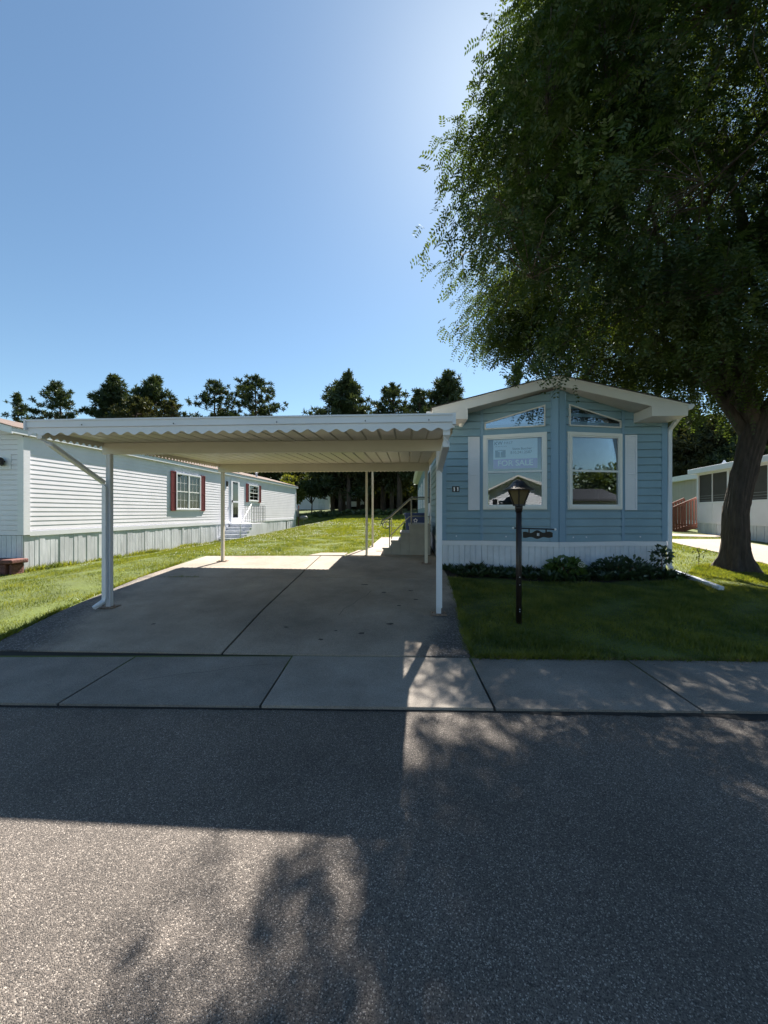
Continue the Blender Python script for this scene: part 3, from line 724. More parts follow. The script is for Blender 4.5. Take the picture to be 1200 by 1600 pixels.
# corrugated deck: flat pans with shallow ribs
yF, yR = -1.05, BD+1.2; x0, x1 = -.07, SP+.07
m = MB(); prof = []; u = x0
while u < x1-.01:
    e = min(u+.2032, x1); prof += [(u,0),(u+.012,.022),(u+.020,.022),(u+.032,0)]; u = e
prof.append((x1,0)); o = len(m.v)
for u, h in prof:
    for y in (yF+.02, yR): m.v.append((u, y, ru(y)+h))
    for y in (yF+.02, yR): m.v.append((u, y, ru(y)+h+.004))
for i in range(len(prof)-1):
    a = o+4*i; m.f += [(a,a+1,a+5,a+4),(a+2,a+6,a+7,a+3),(a,a+4,a+6,a+2),(a+1,a+3,a+7,a+5)]
m.build('roof_deck', M['cream'], cp)
def valance(m, P, Q, zt, zb, amp, wl, th=.006, N=None):
    """strip with a scalloped lower edge from P to Q; zt, zb functions of t in 0..1"""
    P = Vector(P); Q = Vector(Q); L = (Q-P).length; U = (Q-P)/L; Nn = Vector((U.y,-U.x)); n = max(2, int(L/wl*12)); o = len(m.v)
    for i in range(n+1):
        t = i/n; p = P+U*L*t; s = t*L/wl
        zb_ = zb(t)+amp*(.5-.5*math.cos(2*math.pi*s))
        for q in (0, th):
            m.v.append((p.x+Nn.x*q, p.y+Nn.y*q, zb_)); m.v.append((p.x+Nn.x*q, p.y+Nn.y*q, zt(t)))
    for i in range(n):
        a = o+4*i; m.f += [(a,a+4,a+5,a+1),(a+2,a+3,a+7,a+6),(a,a+2,a+6,a+4),(a+1,a+5,a+7,a+3)]
# front gutter fascia and valance
zF = ru(yF)
m = MB(); m.prism([(yF-.10,2.70),(yF-.10,2.613),(yF-.02,2.585),(yF+.03,2.585),(yF+.03,2.69),(yF-.085,2.69)], x0-.03, x1+.01, 'x')
m.box(x0-.03, x1+.01, yF-.112, yF-.10, 2.685, 2.703)
m.build('gutter_fascia', M['alum'], cp)
m = MB(); valance(m, (x0-.03,yF-.075), (x1+.015,yF-.075), lambda t: 2.612, lambda t: 2.516, .036, .163)
m.build('scalloped_valance', M['alum'], cp)
m = MB(); m.box(x1-.01, x1+.025, yF-.118, yF+.0, 2.58, 2.705); m.build('gutter_end_cap', M['alum'], cp)
m = MB(); m.box(x0-.05, x0-.031, yF-.118, yF+.0, 2.58, 2.705); m.build('gutter_end_cap', M['alum'], cp)
m = MB()
for xs_ in (x0, x1):
    P, Q = ((xs_, yR), (xs_, yF)) if xs_ < 0 else ((xs_, yF+.05), (xs_, yR))
    ff = (lambda t: ru(yR+(yF-yR)*t)) if xs_ < 0 else (lambda t: ru(yF+(yR-yF)*t))
    valance(m, P, Q, lambda t, ff=ff: ff(t)+.035, lambda t, ff=ff: ff(t)-.085, .035, .10)
    m.add([(xs_-.012,yF+.02,ru(yF)-.03),(xs_+.012,yF+.02,ru(yF)-.03),(xs_+.012,yF+.02,ru(yF)+.03),(xs_-.012,yF+.02,ru(yF)+.03),
           (xs_-.012,yR,ru(yR)-.03),(xs_+.012,yR,ru(yR)-.03),(xs_+.012,yR,ru(yR)+.03),(xs_-.012,yR,ru(yR)+.03)],[(0,1,2,3),(7,6,5,4),(0,4,5,1),(1,5,6,2),(2,6,7,3),(3,7,4,0)])
valance(m, (x1,yR+.01), (x0,yR+.01), lambda t: ru(yR)+.04, lambda t: ru(yR)-.115, .03, .10)
m.build('side_valance', M['cream'], cp)
# downspouts
m = MB(); zb = cz(0,0)
xd = -.026; yd = -.068
m.rail([(x0+.08,yF-.03,2.60),(x0+.08,yF-.03,2.50),(x0+.11,yF+.06,2.44),(xd-.005,yd-.02,2.05),(xd,yd,1.98),(xd,yd,zb+.17),(xd-.005,yd-.02,zb+.12),(xd-.06,yd-.13,zb+.05)], .062, .046)
m.build('downspout', M['alum'], cp, bevel=.004)
m = MB(); xd = SP+.0; yd = -.10; zb = cz(SP,0)
m.rail([(x1-.07,yF-.03,2.60),(x1-.07,yF-.03,2.48),(x1-.07,yF+.02,2.38),(xd+.005,yd-.05,2.22),(xd,yd,2.14),(xd,yd,zb+.13)], .078, .058)
m.build('downspout', M['alum'], cp, bevel=.004)
m = MB()
for x in (.6,1.7,2.9,3.9,4.6): m = MB(); m.lathe([(.007,0),(.005,.012)], (x,yF-.118,2.625), 6); m.build('screw', M['black'], cp)

# awning with two thin posts over the side entry
aw = empty('entry_awning', (-.45, 9.95, tz(-.45,9.95)), -TH, 'small white awning on two thin posts over the concrete steps', 'awning')
m = MB(); m.box(-.05,1.62,-.12,1.95,2.47,2.50); m.box(-.07,-.05,-.14,1.97,2.40,2.52); m.box(-.05,1.62,-.14,-.12,2.42,2.52); m.build('awning_roof', M['cream'], aw)
for y in (0, 1.72):
    zz = tz(-.45+y*.06, 9.95+y)-tz(-.45,9.95)+.03
    m = MB(); m.box(-.028,.028,y-.028,y+.028,zz,2.47); m.build('post', M['cream'], aw, bevel=.003)

# ------------------------------------------------------------------ entry steps, rails, bin
sx, sy = -.02, 9.98; sz = tz(.3, 10)+.03
st = empty('entry_steps', (sx, sy, sz), -TH, 'precast concrete steps with metal railings beside the blue home', 'steps')
m = MB(); px = [0,.22,.45,.68]; hs = [.185,.37,.575,.79]
for i in range(4):
    xa = px[i]; xb = px[i+1] if i < 3 else 1.22
    m.box(xa+(.0 if i == 0 else .0), xb-(.0 if i==3 else .0005), 0.004*(3-i), 1.45-.004*(3-i), -.06, hs[i]-.045)
    m.box(xa-.025, xb+(.0 if i < 3 else .01), -.008+.002*i, 1.458-.002*i, hs[i]-.045, hs[i])
m.build('step_block', M['steps'], st, bevel=.008)
for k, y in enumerate((.06, 1.38)):
    m = MB(); r = .013
    m.tube([(.16,y,hs[0]-.02),(.16,y,hs[0]+.75)], r, 8)
    m.tube([(-.02,y,hs[0]+.60),(-.06,y,hs[0]+.64),(-.03,y,hs[0]+.70),(.16,y,hs[0]+.80),(.68,y,hs[3]+.66),(.76,y,hs[3]+.70),(1.2,y,hs[3]+.70)], .017, 8)
    m.tube([(.16,y,hs[0]+.28),(.68,y,hs[3]+.18),(.76,y,hs[3]+.2),(1.2,y,hs[3]+.2)], .008, 8)
    c = (.07, hs[0]+.58); m.tube([(c[0]+.09*math.cos(a), y, c[1]+.09*math.sin(a)) for a in np.linspace(.6,6.4,14)], .010, 6)
    m.tube([(.74,y,hs[3]-.02),(.74,y,hs[3]+.70)], r, 8)
    m.build('railing', M['yellowrail'] if k else M['iron'], st, smooth=True)

bn = empty('recycling_bin', (.72, 12.1, tz(.9,12.1)), -.05, 'dark blue wheeled recycling bin behind the concrete steps', 'bin')
m = MB(); zt_ = .98
m.add([(0,0,.06),(.52,0,.06),(.52,.55,.06),(0,.55,.06),(-.06,-.06,zt_),(.60,-.06,zt_),(.60,.66,zt_),(-.06,.66,zt_)],[(0,3,2,1),(4,5,6,7),(0,1,5,4),(1,2,6,5),(2,3,7,6),(3,0,4,7)])
m.build('body', M['bin'], bn, bevel=.02)
m = MB(); m.prism([(-.09,.98),(.63,.98),(.63,1.01),(.57,1.04),(-.03,1.04),(-.09,1.01)], -.1, .70); m.build('lid', M['bin'], bn, bevel=.008)
for x in (.03,.46):
    m = MB(); 
    o_ = [( .55+.1*math.cos(a), .11+.1*math.sin(a)) for a in np.linspace(0, 2*math.pi, 17)[:-1]]
    m.prism(o_, x, x+.05, 'x'); m.build('wheel', M['tyre'], bn)
m = MB(); cx_, cz_ = .27, .80
yf = lambda z: -.06*(z-.06)/.92-.004
pts = []
for k in range(10):
    a = math.pi/2+k*math.pi/5; r = .075 if k % 2 == 0 else .046; pts.append((cx_+r*math.cos(a), cz_+r*math.sin(a)))
inn = [(cx_+(x-cx_)*.62, cz_+(z-cz_)*.62) for x, z in pts]
o = len(m.v)
for x, z in pts+inn: m.v.append((x, yf(z), z))
for k in range(10): m.f.append((o+k, o+(k+1)%10, o+10+(k+1)%10, o+10+k))
for q, w in enumerate((.13,.10)): z = .70-q*.02; m.add([(cx_-w/2,yf(z),z),(cx_+w/2,yf(z),z),(cx_+w/2,yf(z+.01),z+.01),(cx_-w/2,yf(z+.01),z+.01)],[(0,1,2,3)])
m.build('emblem', M['sign_text'], bn)

# ------------------------------------------------------------------ lamp post
lz = tz(1.78, 5.07)
lp = empty('lamp_post', (1.78, 5.07, lz), 0, 'dark bronze lantern post with hanging number sign on the shaded front lawn', 'lamp post')
m = MB(); m.tube([(0,0,-.05),(0,0,1.72-lz)], .037, 14)
m.tube([(0,0,1.62-lz),(0,0,1.655-lz),(0,0,1.66-lz),(0,0,1.71-lz)], [.045,.045,.05,.05], 14); m.build('pole', M['bronze'], lp, smooth=True)
ln = MB(); z0 = 1.71-lz; z1 = 1.915-lz
def hexa(r, z, n=4, rot=.35): return [(r*math.cos(rot+i*2*math.pi/n), r*math.sin(rot+i*2*math.pi/n), z) for i in range(n)]
ra, rb = .075, .155; N4 = 6
lo = hexa(ra, z0, N4, .2); hi = hexa(rb, z1, N4, .2)
for i in range(N4): ln.bar(lo[i], hi[i], .014)
for i in range(N4): ln.bar(lo[i], lo[(i+1)%N4], .016); ln.bar(hi[i], hi[(i+1)%N4], .014)
ln.lathe([(.01,-.01),(.08,-.01),(.078,.012),(.01,.013)], (0,0,z0), 12)
lf = ln.build('lantern_frame', M['black'], lp)
g_ = MB(); g_.add(hexa(ra-.006, z0+.01, N4, .2)+hexa(rb-.01, z1, N4, .2), [(i,(i+1)%N4,N4+(i+1)%N4,N4+i) for i in range(N4)]); g_.build('lantern_glass', M['lampglass'], lf)
m = MB(); m.lathe([(.205,-.012),(.208,0),(.14,.035),(.095,.075),(.088,.082),(.075,.105),(.045,.125),(.012,.135),(.0,.136)], (0,0,z1), 12, rot=.2)
m.build('lantern_roof', M['black'], lp)
m = MB(); zr = 1.403-lz
m.tube([(-.065,0,zr+.004),(.47,0,zr-.012)], .009, 8)
m.build('sign_bracket', M['black'], lp)
for x, z in ((-.075, zr+.006), (.48, zr-.013)):
    m = MB(); m.lathe([(.004,-.016),(.013,-.011),(.016,0),(.013,.011),(.004,.016)], (x,0,z), 10); m.build('ball_end', M['sash'], lp, smooth=True)
m = MB()
for x in (.135,.36): m.bar((x,0,zr-.005),(x,0,zr-.06), .014)
top = []; bot = []
for k in range(25):
    t = k/24; x = .055+t*.39; b_ = .010*math.sin(t*math.pi*5+.5)+.020*math.exp(-((t-.5)/.16)**2); top.append((x, zr-.052+b_)); bot.append((x, zr-.118-b_*.7))
m.prism(top+bot[::-1], -.006, .006); sn = m.build('hanging_sign', M['black'], lp)
m = MB(); 
for x in (.238,.256): m.box(x, x+.009, -.009, -.0065, zr-.098, zr-.062)
m.build('sign_numerals', M['sign_text'], sn)
m = MB()
for z in (.62,.52,.20,.17): m = MB(); m.lathe([(.006,-.005),(.006,.005)], (.0,-.038,z), 6); m.build('pole_screw', M['alum'], lp)

# downspout leader lying on the lawn
m = MB(); P = [(5.93,7.90),(5.85,7.2),(5.76,6.55)]
m.rail([(x,y,tz(x,y)+.05) for x,y in P], .085, .065)
tag(m.build('drain_leader', M['alum'], bevel=.006), 'white downspout extension lying across the grass right of the blue home', 'drain pipe')

# ------------------------------------------------------------------ left white home
LT = math.atan(.09); LX, LY = -8.73, 9.30
lh = empty('mobile_home', (LX, LY, 0), -LT, 'long white mobile home with maroon shutters left of the carport', 'house')
def lw(x, y): c, s = math.cos(LT), math.sin(LT); return (LX+x*c+y*s, LY-x*s+y*c)
def lz_(x, y): return tz(*lw(x,y))
LL = 20.7; LWd = 4.9; LF = 1.06; LTz = 3.48
m = MB()
lap(m, (0,LL), (0,0), LF, LTz, e=.125) if False else None
lap(m, (0,0), (0,LL), LF, LTz, e=.116, t=.0085)
lsl = .27
lap(m, (-LWd,0), (-LWd/2,0), LF, 0, e=.122, groove=.013, top=(LTz-.02, lsl))
lap(m, (-LWd/2,0), (0,0), LF, 0, e=.122, groove=.013, top=(LTz-.02+lsl*LWd/2, -lsl))
m.build('wall', M['whitesiding'], lh)
# clip front gable: cover by roof; back walls
m = MB(); m.box(-LWd, -.02, .03, LL-.02, .3, LTz-.02)
m.build('inner_wall', M['dark'], lh)
m = MB(); lap(m, (0,LL), (-LWd,LL), LF, LTz, e=.122); m.build('rear_wall', M['whitesiding'], lh)
wbL, wpL = onwall((0,0),(0,LL)); wbF, wpF = onwall((-LWd,0),(0,0))
m = MB(); ribs(m, (0,0), (0,LL), lambda u: lz_(0,u)-.06, LF-.01, .135, .012, .008, .35, 4); m.build('skirting', M['skirt2'], lh)
m = MB(); ribs(m, (-LWd,0), (0,0), lambda u: lz_(u-LWd,0)-.06, LF-.01, .135); m.build('skirting', M['skirt'], lh)
m = MB(); wbL(m, 0.001, .13, 0, .034, LF-.0, LTz-.05); wbF(m, LWd-.13, LWd+.034, 0, .030, LF, LTz-.05); wbL(m, LL-.12, LL, 0, .034, LF, LTz-.05)
wbL(m, .13, LL-.12, 0, .03, LF-.03, LF+.09)
m.build('corner_trim', M['white'], lh)
rz = lambda x: 3.62+.27*(.10-x) if x > -LWd/2 else 3.62+.27*(LWd+.1+x)
m = MB(); slab(m, -LWd/2, .12, -.38, LL+.3, lambda x: rz(x)+.01, .02); slab(m, -LWd-.12, -LWd/2, -.38, LL+.3, lambda x: rz(x)+.01, .02)
lr = m.build('roof', M['shingle'], lh)
m = MB()
m.prism([(.1,rz(.1)-.01),(.1,rz(.1)-.17),(-LWd/2,rz(-LWd/2)-.17),(-LWd-.1,rz(-LWd-.1)-.17),(-LWd-.1,rz(-LWd-.1)-.01),(-LWd/2,rz(-LWd/2)-.01)], -.36, -.33)
m.box(.07,.10,-.33,LL+.28,3.47,3.605); m.build('fascia', M['alum'], lr)
m = MB(); m.box(0,.07,-.33,LL+.25,3.465,3.475)
m.build('soffit', M['soffit'], lr)
# roof vents
for y in (13.0, 15.5):
    m = MB(); m.lathe([(.06,-.1),(.06,.22),(.1,.23),(.1,.26),(.0,.3)], (-.9,y,rz(-.9)), 10); m.build('roof_vent', M['alum'], lr)
def luy(px): # pixel x on the side wall -> u along wall
    t = (px-600)/600; a, b = math.sin(LT), math.cos(LT); return (t*LY-LX)/(a-t*b)
u0, u1 = luy(273.5), luy(312); u0b, u1b = luy(266), luy(318.5)
def winz(px, y): u = luy(px); w = lw(0,u); return CAMZ + (800-y)/600*w[1]
z0, z1 = winz(292, 797), winz(275, 738)
window(lh, (0,0), (0,LL), u0, u1, z0, z1, M['white'], M['sash'], M['glass2'], mull=(u0+u1)/2, grid=(3,4), off=.025)
shutter(lh, (0,0), (0,LL), u0b, u0-.01, z0-.03, z1+.03, M['maroon'], o=.024); shutter(lh, (0,0), (0,LL), u1+.01, u1b+.03, z0-.03, z1+.03, M['maroon'], o=.024)
u0, u1 = luy(387.5), luy(403); z0, z1 = winz(395, 783.5), winz(390, 757)
window(lh, (0,0), (0,LL), u0, u1, z0, z1, M['white'], M['sash'], M['glass2'], grid=(2,4), off=.025)
shutter(lh, (0,0), (0,LL), luy(384), u0-.01, z0-.05, z1+.02, M['maroon'], o=.024); shutter(lh, (0,0), (0,LL), u1+.01, u1+.36, z0-.05, z1+.02, M['maroon'], o=.024)
u0, u1 = luy(360), luy(373); z1 = winz(366, 748)
m = MB(); wbL(m, u0, u1, 0, .05, LF+.02, z1); dd = m.build('door', M['white'], lh)
m = MB(); wbL(m, u0+.18, u1-.18, .05, .056, LF+1.15, z1-.18); wbL(m, u0+.18, u1-.18, .05, .056, LF+.28, LF+1.05); m.build('door_glass', M['glass2'], dd)
m = MB(); wbL(m, u0+.18, u1-.18, .044, .0515, LF+1.17, z1-.2); wbL(m, u0+.18, u1-.18, .044, .0515, LF+.3, LF+1.03); m.build('door_backing', M['screen'], dd)
m = MB(); wbL(m, u0+.06, u0+.1, .05, .09, LF+1.05, LF+1.16); m.build('handle', M['black'], dd)
m = MB(); wbL(m, u0-.45, u0-.35, 0, .07, 2.9, 3.15); m.build('wall_lamp', M['black'], lh)
# front wall lamp
m = MB(); wbF(m, LWd-.62, LWd-.30, .01, .035, 2.66, 3.02); q = m.build('lamp_backplate', M['white'], lh)
m = MB(); m.lathe([(.02,-.10),(.06,-.09),(.07,.02),(.05,.07),(.015,.09)], (-.46,-.13,2.84), 10); m.bar((-.46,-.03,2.84),(-.46,-.10,2.84), .03)
m.lathe([(.02,-.09),(.05,-.08),(.06,.02),(.04,.06),(.015,.07)], (-.60,-.12,2.85), 10); m.bar((-.60,-.02,2.76),(-.46,-.1,2.74), .02); m.build('porch_lamp', M['black'], q)
# steps and rail
us = u0-.15; ls = empty('wooden_steps', (*lw(0,us), lz_(.5,us)), -LT, 'grey weathered steps with a lattice rail at the white home door', 'steps')
m = MB(); 
dx = [.02, 1.15]; 
for k in range(5):
    h = (LF-lz_(.5,us))*(5-k)/5.2; y0_ = -k*.27 if k else 0
    if k == 0: m.box(.03, 1.2, 0, 1.75, -.03, h)
    else: m.box(.03, 1.2, -k*.27, -(k-1)*.27-.002, -.03, h-.03); m.box(.03, 1.22, -k*.27-.02, -(k-1)*.27-.002, h-.03, h)
m.build('step_block', M['skirt2'], ls)
m = MB(); hh = (LF-lz_(.5,us))
def lat(m, y0, y1, z0, z1, x, nx, nz, w=.014):
    for i in range(nx+1): y = y0+(y1-y0)*i/nx; m.bar((x,y,z0),(x,y,z1), w)
    for i in range(nz+1): z = z0+(z1-z0)*i/nz; m.bar((x,y0,z),(x,y1,z), w)
lat(m, .05, 1.72, hh, hh+.9, 1.17, 9, 5)
for i in range(10): x = .05+i*.125; m.bar((x,1.72,hh),(x,1.72,hh+.9),.014)
m.build('lattice_rail', M['iron'], ls)
m = MB(); m.tube([(1.17,-1.2,0),(1.17,-1.2,.78),(1.17,-1.1,.9),(1.17,.02,hh+.95),(1.17,.02,hh)], .02, 8); m.build('handrail', M['sash'], ls, smooth=True)
m = MB(); m.tube([(0,0,0),(.0,.0,.75),(.12,0,.80)], .04, 8); 
w = lw(.25, luy(442)); o = m.build('vent_pipe', M['iron'], lh, smooth=True); o.location = (.3, luy(441), lz_(.3, luy(441)))
# utility pedestals at the far corner
ux, uy = (466-600)/600*30.2, 30.2; uz = tz(ux, uy)
up_ = empty('utility_pedestal', (ux, uy, uz), 0, 'grey electric meter pedestal at the far corner of the white home', 'utility box')
m = MB(); m.box(-.45,.05,-.15,.15,1.0,1.65); m.build('meter_box', M['iron'], up_, bevel=.02)
m = MB(); m.box(-.3,-.2,-.05,.05,-.1,1.0); m.box(.0,.06,-.05,.05,-.1,1.9); m.build('stand', M['wood'], up_)
m = MB(); m.lathe([(.02,.0),(.02,.8),(.3,.86),(.34,1.0),(.25,1.12),(.0,1.16)], (.42,0,-.05), 12); tagp = m.build('vent_cap', M['iron'], up_, smooth=True)
# red stone planter beside the left wall
bp = empty('stone_planter', (-8.67, 9.04, tz(-8.67,9.04)-.02), -LT, 'low red stone slab bench at the front wall of the white home', 'planter')
m = MB(); m.box(-1.6,-.62,-.22,.18,.26,.36); m.box(-.60,.12,-.20,.20,.27,.37); m.build('capstone', M['brick'], bp, bevel=.025)
m = MB(); m.box(-1.55,-.7,-.14,.14,-.05,.255); m.box(-.62,-.1,-.15,.15,-.05,.265); m.box(-.02,.07,-.14,.14,-.05,.262); m.build('stone_block', M['brick'], bp, bevel=.03)

# ------------------------------------------------------------------ right neighbour: porch and home
NT = math.atan(.225); NX, NY = 13.9, 17.0
rh = empty('mobile_home', (NX, NY, 0), -NT, 'white mobile home with a screened porch beyond the big tree', 'house')
def nw(x, y): c, s = math.cos(NT), math.sin(NT); return (NX+x*c+y*s, NY-x*s+y*c)
def nz_(x, y): return tz(*nw(x,y))
PL_ = 11.0   # porch runs toward the street, local y -PL_..0 ; wall faces -x ; P0->P1 runs from far to near
wbN, wpN = onwall((0,0),(0,-PL_))
zk0, zk1, zs, ztp = .45, 1.22, 1.98, 3.42
m = MB(); ribs(m, (0,0), (0,-PL_), lambda u: nz_(0,-u)-.05, 1.16, .16, .02, .014, .5, 2); m.build('skirting', M['skirt2'], rh)
m = MB(); wbN(m, 0, PL_, 0, .04, 1.14, 1.27); 
bays = [0,.05,1.05,2.02,2.12,3.1,4.1,4.2,5.2,6.2,6.3,7.3,8.3,8.4,9.4,10.4]
wbN(m, 0, PL_, -.02, .02, 1.27, 2.0)
m.build('kneewall', M['whitesiding'], rh)
m = MB(); wbN(m, 0, PL_, .0, .035, 1.97, 2.05)
for u in (0, 2.05, 4.15, 6.25, 8.35, 10.4): wbN(m, u, u+.12, .0, .05, 1.27, 3.3)
for u in (1.05, 3.13, 5.2, 7.3, 9.4): wbN(m, u, u+.035, .0, .03, 1.27, 3.3)
wbN(m, 0, PL_, .0, .04, 3.22, 3.32)
m.build('porch_frame', M['white'], rh)
m = MB(); wbN(m, 0, PL_, -.03, -.01, 2.0, 3.3); m.build('screen_panel', M['screen'], rh)
m = MB()
for z in (2.1, 2.2, 2.3): wbN(m, .1, PL_, -.008, .0, z, z+.02)
m.build('screen_rails', M['iron'], rh)
m = MB(); m.box(-.25, 3.0, -PL_, .12, 3.32, 3.44); m.box(-.32,-.25,-PL_,.18,3.28,3.50); m.box(-.25,3.0,.12,.18,3.29,3.49); m.build('porch_roof', M['alum'], rh, bevel=.01)
m = MB(); m.box(.0, 3.0, -PL_, -.0, 1.0, 1.1); m.box(.02,3.0,-.03,-.0,1.1,3.3); m.build('porch_end', M['whitesiding'], rh)
m = MB(); wbm, _ = onwall((1.6,14),(1.6,0)); ribs(m, (1.3,14), (1.3,0.05), 1.22, 3.28, .3, .012, .006); m.build('wall', M['tan'], rh)
m = MB(); m.box(1.31, 5.5, .05, 13.9, .3, 3.4); m.build('inner_wall', M['tan'], rh)
m = MB(); ribs(m, (1.27,14), (1.27,.05), lambda u: nz_(1.3,14-u)-.1, 1.2, .3, .012, .006); m.build('skirting', M['skirt'], rh)
m = MB(); m.box(1.05, 5.7, .19, 14.2, 3.28, 3.55); m.build('roof', M['alum'], rh)
for (x, y, h, r) in ((1.6,2.2,.28,.16),(1.7,6.5,.2,.14)):
    m = MB(); m.lathe([(.05,0),(.05,h*.5),(r,h*.55),(r,h*.8),(r*.5,h)], (x,y,3.54), 10); m.build('roof_vent', M['alum'], rh)
m = MB(); m.lathe([(.28,0),(.14,.14),(.02,.34)], (.5,-.9,3.44), 4); m.build('roof_finial', M['alum'], rh)
# wooden stairs down from the porch end
ws = empty('wooden_stairs', (*nw(-.38,.35), nz_(-.5,.3)-.05), -NT, 'red-brown wooden stairs with slatted rail at the porch end', 'stairs')
g0 = nz_(-.5,.3); rise = 1.16-g0
# flight descends toward -x
for k in range(4):
    z = rise*(4-k)/4.4; m = MB(); x = .42-.22*k
    m.box(x-.24, x, .02, .98, z-.04, z); m.build('step', M['wood'], ws)
for y in (-.02, 1.02):
    m = MB(); m.bar((.5,y,rise+1.15),(-.42,y,1.15), .04, .09); m.bar((.5,y,rise-.1),(-.42,y,.05), .04, .22)
    for k in range(9):
        t = k/8; x = .5-.92*t; zz = (rise-.1)*(1-t)+.05*t; zh = (rise+1.13)*(1-t)+1.13*t; m.bar((x,y,zz),(x,y,zh), .07, .03)
    m.bar((-.42,y,-.1),(-.42,y,1.17), .08); m.build('stair_rail', M['wood'], ws)
def leafclump(name, mt, c, R, n, lw_, ll, parent=None, seed=0, up=.5):
    r = np.random.default_rng(seed)
    P = r.normal(size=(n,3)); P /= np.linalg.norm(P,axis=1)[:,None]; P *= (r.random(n)**.4)[:,None]; P = P*np.array(R)
    D = P/np.array(R)+r.normal(size=(n,3))*.5; D[:,2] += up; D /= np.linalg.norm(D,axis=1)[:,None]
    T = np.cross(D, r.normal(size=(n,3))); T /= np.linalg.norm(T,axis=1)[:,None]
    ln_ = ll*r.uniform(.6,1.2,n)[:,None]; wd = lw_*r.uniform(.7,1.2,n)[:,None]; P = P+np.array(c)
    V = np.stack([P, P+D*ln_*.5+T*wd, P+D*ln_-np.array([0,0,.25])*ln_, P+D*ln_*.5-T*wd], 1).reshape(-1,3)
    return np_mesh(name, V, np.arange(n*4).reshape(n,4), mt, parent)
fp = empty('flower_planter', (*nw(-1.55,.15), nz_(-1.55,.15)), 0, 'brown flower pot at the foot of the wooden stairs', 'planter')
m = MB(); m.lathe([(.12,0),(.2,.02),(.25,.28),(.22,.28)], (0,0,0), 12); m.build('pot', M['wood'], fp)
leafclump('foliage', M['decid'], (0,0,.34), (.2,.2,.12), 60, .03, .12, fp, 3)
fp2 = empty('window_planter', (*nw(-.9,2.6), nz_(-.9,2.6)), -NT, 'long dark planter box with flowers against the tan wall', 'planter')
m = MB(); m.box(-.8,.6,-.2,.2,0,.3); m.build('box', M['wood'], fp2); leafclump('foliage', M['hydr'], (-.1,0,.42), (.75,.2,.2), 200, .03, .13, fp2, 5)

# ------------------------------------------------------------------ far shed, far vehicle
fx, fy = (492-600)/600*56, 56; fs = empty('garage', (fx, fy, tz(fx,fy)-.25), .0, 'low white garage far beyond the lawn behind the small tree', 'building')
m = MB(); m.box(-4.2,2.2,0,6,0,2.6); m.build('wall', M['whitesiding'], fs)
m = MB(); m.prism([(-4.5,2.5),(2.5,2.5),(2.5,2.6),(-1,3.9),(-4.5,2.6)], -.3, 6.3); m.build('roof', M['shingle'], fs)
m = MB(); m.box(.5,1.5,-.03,0,0,2.1); m.build('door', M['skirt'], fs)
fx, fy = (553-600)/600*58, 58; vh = empty('parked_car', (fx, fy, tz(fx,fy)), .0, 'white sport utility vehicle parked in the shade beyond the pines', 'car')
m = MB(); m.prism([(-2.1,.35),(2.1,.35),(2.15,.95),(1.4,1.1),(1.0,1.7),(-1.6,1.72),(-2.05,1.1)], -.9, .9); m.build('body', M['carpaint'], vh, bevel=.06)
m = MB(); m.prism([(-1.75,1.12),(1.25,1.12),(.92,1.6),(-1.5,1.62)], -.92, .92); m.build('window', M['dark'], vh)
for x in (-1.3,1.35):
    for y in (-.85,.85):
        m = MB(); m.lathe([(.0,-.1),(.36,-.1),(.36,.1),(.0,.1)], (0,0,0), 14); w = m.build('wheel', M['tyre'], vh); w.location = (x,y,.36); w.rotation_euler = (math.pi/2,0,0)

# ------------------------------------------------------------------ across the street (seen in the window glass, behind the viewer)
ah = empty('mobile_home', (-5.4, -15.0, 0), 0, 'white gabled home across the street, mirrored in the left bay window', 'house')
m = MB(); lap(m, (5,0), (0,0), .75, 0, e=.16, t=.02, top=(3.35,.0)); lap(m, (0,0), (0,-12), .75, 3.3, e=.16); lap(m, (5,-12), (5,0), .75, 3.3, e=.16)
m.add([(0,0,3.35),(5,0,3.35),(2.5,0,4.45)],[(0,1,2)]); m.box(0,5,-12,-.02,0,.75); m.build('wall', M['whitesiding'], ah)
m = MB(); slab(m, -.4, 2.5, -12.4, .7, lambda x: 3.35+.44*x+.05, .12); slab(m, 2.5, 5.4, -12.4, .7, lambda x: 3.35+.44*(5-x)+.05, .12); m.build('roof', M['fascia'], ah)
wba, _ = onwall((5,0),(0,0)); window(ah, (5,0),(0,0), 3.2,4.3,1.5,2.6, M['white'],M['sash'],M['glass2']); shutter(ah,(5,0),(0,0),4.32,4.7,1.45,2.65,M['black'])
m = MB(); wba(m, 1.2,2.2,0,.05,.8,2.8); m.build('door', M['white'], ah)
ah2 = empty('mobile_home', (18, -13.5, 0), .25, 'brown roofed home across the street, mirrored in the right bay window', 'house')
m = MB(); m.box(0,11,-5,0,0,2.7); m.build('wall', M['tan'], ah2)
m = MB(); m.prism([(-5.5,2.6),(.5,2.6),(.5,2.75),(-2.5,3.8),(-5.5,2.75)], -.4, 11.4, 'x'); m.build('roof', mat('charcoal_roof', (.03,.03,.034), .9), ah2)

exec_trees = True
